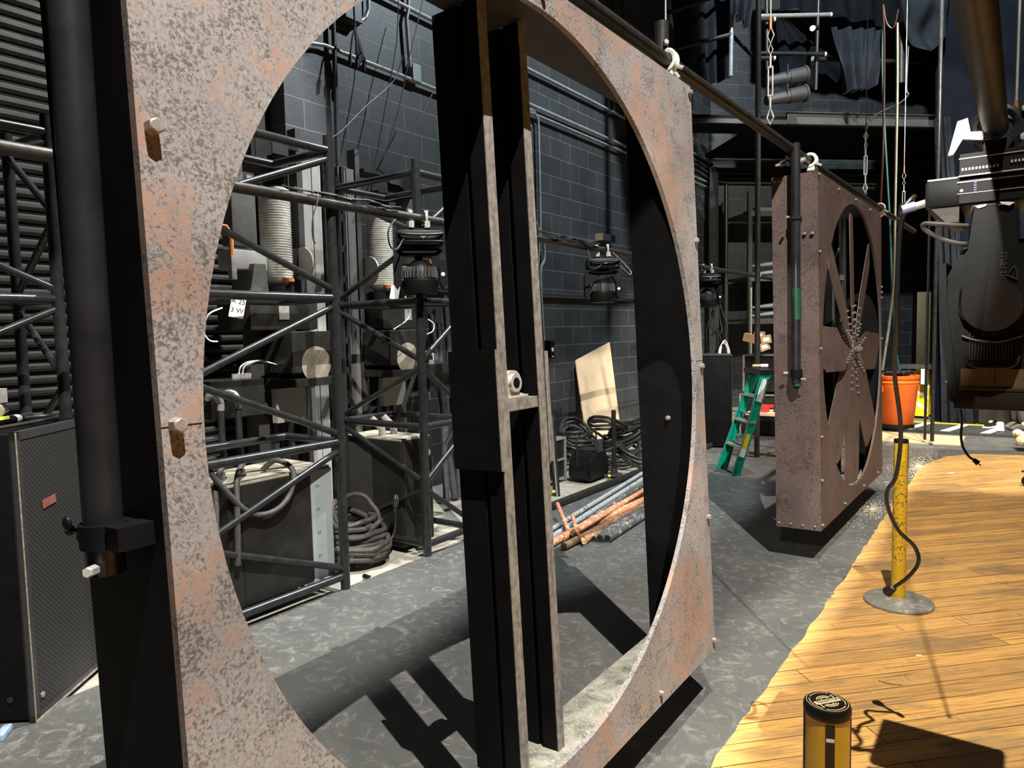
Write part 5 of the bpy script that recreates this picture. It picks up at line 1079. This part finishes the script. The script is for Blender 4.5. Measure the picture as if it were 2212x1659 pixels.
drape('short bunched drape dropping beside the pale gallery upright',A_(1575,-70,12.1),A_(1640,-70,12.1),A_(1582,30,12.1),A_(1620,70,12.1),CLOTHG,amp=.07,waves=3,seed=3)
drape('triangular black drape sagging across the gallery wall behind the lamps',A_(1675,30,12.9),A_(1705,45,12.9),A_(1690,190,12.9),A_(1880,185,12.9),CLOTH,amp=.05,waves=3,seed=4)
drape('grey drape thrown over the gallery rail, hanging below the beam',A_(1795,60,12.15),A_(1905,62,12.15),A_(1825,200,12.1),A_(1885,190,12.1),CLOTHG,amp=.10,waves=4,seed=5)
drape('swagged black drape gathered high at the right of the gallery',A_(1930,-60,11.9),A_(2050,-60,11.9),A_(1955,70,11.9),A_(2045,60,11.9),CLOTHG,amp=.05,waves=2,seed=6,swag=.35)
drape('dark valance cloth behind the right gallery pipes',A_(1690,-120,13.4),A_(2060,-120,13.4),A_(1690,20,13.4),A_(2060,75,13.4),CLOTH,amp=.08,waves=7,seed=8)
drape('long navy-black curtain hanging at the right behind the large moving light',at(2012,300,Y=13.7)*1.0+V(0,0,8.6-at(2012,300,Y=13.7).z),V(3.2,13.9,8.6),V(at(2016,860,Y=13.7).x,13.7,.02),V(3.2,13.9,.02),NAVY,60,10,.055,16,9,name='curtain',cat='curtain')
drape('narrow black curtain leg bunched at the floor right of the doorway',V(at(2016,300,Y=13.4).x,13.45,4.9),V(at(2050,300,Y=13.4).x,13.45,4.9),V(at(2035,880,Y=13.4).x,13.4,.02),V(at(2110,880,Y=13.4).x,13.35,.02),CLOTHG,24,12,.05,4,12,name='curtain',cat='curtain')
for k,(px,Y,lab,m) in enumerate(((2022,11.0,'slim dark pipe in front of the curtain edge',STEEL),(2006,11.1,'thin dark pipe left of the curtain edge',STEEL))):
    q=at(px,560,Y=Y); tag(recenter(MB().cyl((q.x,q.y,.05),(q.x,q.y,6.5 if k==0 else 3.2),.025 if k==0 else .018,seg=10).build('vertical_pipe',m)),lab,'pipe')
q=at(2009,885,Z=0); sp_=thing('striped_pole','thin pole wrapped with white stripes standing on the hazard ramp','pole',(q.x,q.y,.04)); MB().cyl((0,0,0),(0,0,2.2),.028,seg=12).build('pole',PIPE,sp_)
for z in (.12,.32,.52): MB().cyl((0,0,z),(0,0,z+.06),.030,seg=12).build('white_stripe',PAPER,sp_)
# long ropes right of the far frame
def hose(name,pts,Y,r,m,lab): cable_obj(name,[at(x,y,Y=Y) for x,y in pts],r,m,lab,'hose' if 'hose' in name else 'cable',None,smooth=4)
hose('red_hose',[(1907,10),(1910,100),(1908,300),(1902,440),(1897,520)],9.0,.012,mat('dull_red_hose',(.10,.04,.032),.5),'dull red hose hanging beside the far frame')
hose('green_hose',[(1908,15),(1906,150),(1912,300),(1922,480),(1928,650),(1936,760),(1944,800)],9.6,.012,mat('dull_green_hose',(.012,.09,.075),.5),'dull green hose falling toward the orange bin')
hose('pale_hose',[(1938,50),(1938,200),(1934,420),(1930,600),(1922,690),(1912,760),(1906,800)],9.3,.014,mat('pale_rope',(.22,.21,.155),.7),'pale rope-like hose hanging to the orange bin rim')
hose('cable_drop',[(1950,440),(1940,520),(1935,640),(1932,760),(1934,800)],9.9,.04,RUB,'thick black cable bundle hanging above the orange bin')
hose('cable_loop',[(1940,20),(1930,60),(1915,50),(1908,12)],9.2,.01,mat('dull_red_hose',(.10,.04,.032)),'short reddish loop at the top of the hanging hoses')
hose('cable_sling',[(1962,100),(1958,190),(1962,205),(1940,225),(1890,250),(1870,290),(1870,420)],11.9,.012,RUB,'thin black cable slung below the gallery beam')
# ------------------------------------------------------------------ orange bin and neighbours
q=at(1943,925,Z=0); bn=thing('trash_bin','orange plastic trash bin on a black dolly right of the far frame','trash can',(q.x-.02,q.y-.2,0))
MB().lathe([(.225,.10),(.235,.11),(.285,.66),(.300,.70),(.300,.76),(.288,.79),(.305,.80),(.312,.845),(.300,.85),(.27,.845),(.26,.70),(.215,.14),(.05,.12)],seg=40).build('bin_body',TRED,bn)
MB().lathe([(.20,.045),(.25,.05),(.25,.09),(.20,.10)],seg=32).build('dolly',PLAS,bn)
for k in range(4): a=k*math.pi/2+.5; MB().cyl((.19*math.cos(a)-.012,.19*math.sin(a),.03),(.19*math.cos(a)+.012,.19*math.sin(a),.03),.03,seg=12).build('caster_wheel',PLAS,bn)
for a in (-2.4,.75): 
    o=MB().bb((.27,-.07,.60),(.335,.07,.70),.012).build('handle',TRED,bn); o.rotation_euler=(0,0,a)
MB().lathe([(.301,.735),(.308,.74),(.308,.75),(.301,.755)],seg=40).build('rib',TRED,bn)
bl=MB(); rr=random.Random(2)
for k in range(9): bl.tube([(rr.uniform(-.2,.2),rr.uniform(-.2,.2),.8),(rr.uniform(-.2,.2),rr.uniform(-.2,.2),.88),(rr.uniform(-.25,.25),rr.uniform(-.2,.2),.90)],.02,6,smooth=2)
tag(recenter(bl.build('coiled_cables_in_bin',RUB)),'dark cables heaped inside the orange bin','cable'); o=bpy.data.objects['coiled_cables_in_bin']; o.name='cable_heap'; o.location+=Vector(bn.location)
q=at(1982,905,Z=0); sg_=thing('caution_sign','yellow folding floor sign with white diagonal stripes beside the orange bin','floor sign',(q.x,q.y+.1,0.04),(0,0,-.2))
b=MB(); b.prism([(-.16,0),(.16,0),(.12,.78),(.05,.84),(-.05,.84),(-.12,.78)],'y',-.01,.01); SG=b.build('panel',YEL,sg_,smooth=0); SG.rotation_euler=(math.radians(-12),0,0)
b=MB(); b.prism([(-.16,0),(.16,0),(.12,.78),(.05,.84),(-.05,.84),(-.12,.78)],'y',-.01,.01); S2=b.build('panel',YEL,sg_,smooth=0); S2.rotation_euler=(math.radians(12),0,0); S2.location=(0,.33,0)
for z in (.12,.32,.52): o=MB().prism([(-.13,z+.12),(-.12,z+.17),(.13,z+.03),(.14,z-.03)],'y',-.0115,-.0105).build('white_stripe',PAPER,SG,smooth=0)
tag(recenter(MB().lathe([(.13,0),(.16,.38),(.17,.40),(.15,.39),(.12,.03),(.02,.02)],tuple(at(1995,900,Z=0)+V(.0,.6,.0)),24).build('waste_bucket',JAMB)),'dark bucket behind the yellow floor sign','bucket')
st=thing('stair_unit','low pale wooden step with dark legs in front of the doorway','step',(-1.38,14.1,0)); MB().bb((-.35,-.2,.86),(.4,.25,.92)).build('tread',JAMB,st,smooth=0)
for x in (-.3,.35):
    for y in (-.15,.2): MB().cyl((x,y,0),(x,y,.86),.025,seg=8).build('leg',STEEL,st)
MB().bb((-.0,-.22,.60),(.10,-.18,.86)).build('pale_post',WHITEP,st,smooth=0)
# debris on the dark floor behind the curtain gap
rr=random.Random(21)
tag(recenter(MB().bb((.0,12.02,.0),(.7,12.1,.02)).build('metal_strip',GALV,smooth=0)),'pale strip on the ramp near the sneakers','metal strip')
sc=thing('saw_stand','small pale metal frame on the floor behind the sneakers','metal frame',at(2112,912,Z=0)+V(0,.1,-.05)); MB().tube([(-.15,0,.12),(-.05,0,.28),(.06,0,.30),(.08,0,.12)],.02,8).cyl((-.3,0,.08),(.1,0,.10),.02,seg=8).build('frame',GALV,sc)
bxx=at(2150,880,Y=13.1); tag(recenter(MB().bb((bxx.x-.22,13.22,.0),(bxx.x+.22,13.3,.62),.01).build('equipment_case',CABB)),'dark case standing behind the sneakers under the large moving light','case')
# small things on the stage floor: sawdust, shavings, paint flecks
def flecks(name,label,cat,c,rx,ry,n,m,seed,s0=.003,s1=.009,z=.002):
    r=random.Random(seed); b=MB()
    for k in range(n):
        a=r.uniform(0,6.28); rad=min(1.6,abs(r.gauss(0,.5))); x=c[0]+rx*rad*math.cos(a); y=c[1]+ry*rad*math.sin(a); s=r.uniform(s0,s1); t=r.uniform(0,3.14)
        zz=z+r.uniform(0,.001)
        vs=[b.bm.verts.new((x+s*math.cos(t+q)*(1.0 if i%2 else .55),y+s*math.sin(t+q),zz+(.0015 if i in (0,4) else 0))) for i,q in enumerate((0,1.57,3.14,4.71))]; b.bm.faces.new(vs); 
    o=b.build(name,m,smooth=0); o['kind']='stuff'; o['label']=label; o['category']=cat; return o
SAW=mat('pale_sawdust',(.70,.58,.36),.9,0,.2,60)
c1=at(1885,1100,Z=0); c2=at(1985,1008,Z=0)
flecks('sawdust','scatter of pale sawdust on the dark floor in front of the far frame','sawdust',c1,.42,.65,900,SAW,1,.002,.007)
flecks('sawdust','scatter of pale sawdust on the dark floor behind the yellow barrier post','sawdust',c2,.35,1.4,1200,SAW,2,.003,.010)
for k,(a,c_,lab) in enumerate((((1898,1470),(1950,1480),'thin curved black bristle on the plank floor'),((1893,1598),(1910,1602),'tiny bent dark wire on the plank floor near the logo post'))):
    p=at(*a,Z=.006);q=at(*c_,Z=.006); mqq=(p+q)/2+V(.0,-.012,0); cable_obj('bristle',[p,mqq,q],.0012,INK,lab,'bristle',smooth=4,seg=5)
for k,(x,y,s,lab) in enumerate(((1985,1416,.016,'white paint chip on the planks behind the logo post'),(1838,1021,.02,'white paper scrap on the planks beside the dark floor'))):
    q=at(x,y,Z=.005); tag(recenter(MB().box(q,(s*1.8,s,.001),(Vector((0,0,1)),.5)).build('paper_scrap',PAPER,smooth=0)),lab,'paper scrap')
q=at(2055,1022,Z=.005); tag(recenter(MB().box(q,(.05,.05,.002),(Vector((0,0,1)),.4)).build('paper_scrap',PAPER,smooth=0)),'white paper scrap on the orange planks right of the yellow post','paper scrap')
# crumpled cloth bundle and caster at the right edge
q=at(2208,972,Z=0); cb=MB(); rr=random.Random(8)
for k in range(14): cb.ball((rr.uniform(-.12,.14),rr.uniform(-.1,.1),rr.uniform(.04,.36)),rr.uniform(.05,.10),8,(1,1,rr.uniform(.5,1)))
o=cb.build('crumpled_cloth',mat('cream_crumpled_cloth',(.72,.60,.40),.8,0,.25,30,.4)); o.location=q+V(.05,0,0); tag(o,'crumpled cream cloth bundle at the right edge beyond the planks','cloth')
q=at(2211,1050,Z=0); cs=thing('caster_wheel','small black caster wheel at the right edge of the planks','caster',(q.x+.03,q.y,.003)); MB().cyl((0,-.02,.05),(0,.02,.05),.05,seg=20).build('wheel',PLAS,cs); MB().cyl((0,-.022,.05),(0,.022,.05),.018,seg=12).build('axle',CHROME,cs); MB().bb((-.02,-.03,.06),(.02,-.024,.14)).bb((-.02,.024,.06),(.02,.03,.14)).bb((-.05,-.03,.14),(.05,.03,.15)).build('fork',STEEL,cs,smooth=0)
# ------------------------------------------------------------------ person, legs seen under the large light
SKIN=mat('skin',(.45,.27,.19),.5,0,.08,12); TRO=mat('dark_grey_trousers',(.075,.065,.068),.8,0,.3,12,.2); SHOE=mat('grey_brown_shoe',(.10,.095,.08),.6,0,.2,20)
def skin_chain(name,verts,edges,radii,m,parent,sub=2):
    me=bpy.data.meshes.new(name); me.from_pydata(verts,edges,[]); o=bpy.data.objects.new(name,me); COL.objects.link(o); me.materials.append(m)
    md=o.modifiers.new('skin','SKIN'); 
    for i,r in enumerate(radii): me.skin_vertices[0].data[i].radius=(r,r) if not isinstance(r,tuple) else r
    me.skin_vertices[0].data[0].use_root=True
    s=o.modifiers.new('sub','SUBSURF'); s.levels=sub; s.render_levels=sub
    dg=bpy.context.evaluated_depsgraph_get(); nm=bpy.data.meshes.new_from_object(o.evaluated_get(dg)); nm.name=name; bpy.data.objects.remove(o)
    for p in nm.polygons: p.use_smooth=True
    o=bpy.data.objects.new(name,nm); COL.objects.link(o); o.parent=parent; return o
q=at(2193,930,Z=0)
pe=thing('person','person in dark trousers and grey shoes standing behind the large moving light','person',(q.x+.08,12.9,.04),(0,0,math.radians(35)))
# faces local -x
body_v=[(0,0,.93),(0,.09,.90),(-.01,.10,.50),(.01,.10,.09),(0,-.09,.90),(-.10,-.11,.50),(-.04,-.12,.09),(0,0,1.10),(0,0,1.30),(0,0,1.43),(-.01,0,1.52),(0,.17,1.40),(.0,.23,1.12),(-.10,.24,.92),(0,-.17,1.40),(.0,-.23,1.12),(-.12,-.22,.93),(-.02,0,1.62),(-.02,0,1.71)]
body_e=[(0,1),(1,2),(2,3),(0,4),(4,5),(5,6),(0,7),(7,8),(8,9),(9,10),(9,11),(11,12),(12,13),(9,14),(14,15),(15,16),(10,17),(17,18)]
rad=[(.13,.16),.095,.062,.04,.095,.062,.04,(.11,.15),(.12,.17),(.09,.13),.055,.06,.045,.032,.06,.045,.032,(.085,.075),(.08,.07)]
skin_chain('body',body_v,body_e,rad,SKIN,pe)
skin_chain('trousers',[(0,0,.96),(0,.10,.86),(-.01,.105,.50),(.01,.105,.08),(0,-.10,.86),(-.10,-.115,.50),(-.04,-.125,.08)],[(0,1),(1,2),(2,3),(0,4),(4,5),(5,6)],[(.15,.18),.115,.095,.085,.115,.095,.085],TRO,pe)
skin_chain('shirt',[(0,0,.98),(0,0,1.15),(0,0,1.32),(0,0,1.42),(0,.18,1.40),(0,.24,1.14),(0,-.18,1.40),(0,-.24,1.14)],[(0,1),(1,2),(2,3),(3,4),(4,5),(3,6),(6,7)],[(.15,.18),(.14,.17),(.14,.19),(.10,.13),.075,.065,.075,.065],CLOTH,pe)
MB().ball((.0,0,1.70),.098,16,(1.05,.88,1.0)).build('hair',INK,pe)
MB().ball((-.115,0,1.655),.014,8,(1.1,.8,1.3)).build('nose',SKIN,pe)
for s_y in (.032,-.032): MB().ball((-.098,s_y,1.675),.010,8).build('eye',PAPER,pe)
def shoe(parent,x,y,rz,m,sole,nm='shoe'):
    b=MB(); b.prism([(-.20,0),(.08,0),(.09,.05),(.085,.10),(.01,.11),(-.03,.085),(-.14,.055),(-.20,.04),(-.215,.02)],'y',-.045,.045); bmesh.ops.bevel(b.bm,geom=list(b.bm.edges),offset=.018,segments=3,affect='EDGES'); o=b.build(nm,m,parent); o.location=(x,y,.005); o.rotation_euler=(0,0,rz)
    s=MB().prism([(-.215,0),(.09,0),(.09,.022),(-.215,.022)],'y',-.05,.05).build('sole',sole,o,smooth=0); 
    l=MB()
    for k in range(5): l.cyl((-.03-.02*k,-.03,.094-.010*k),(-.03-.02*k,.03,.094-.010*k),.004,seg=6)
    l.build('laces',PAPER,o); return o
shoe(pe,.0,.10,.1,SHOE,PLASG); shoe(pe,-.04,-.12,-.1,SHOE,PLASG)
for k,(px,py,rz,lab) in enumerate(((2143,922,1.25,'dark sneaker with white laces and sole, left one on the hazard ramp'),(2160,927,1.6,'white sneaker toe, right one on the hazard ramp'))):
    q=at(px,py,Z=.05); T=thing('sneaker',lab,'shoe',(q.x,q.y,.045),(0,0,rz)); shoe(T,0,0,0,PLAS if k==0 else PAPER,PAPER,'upper')
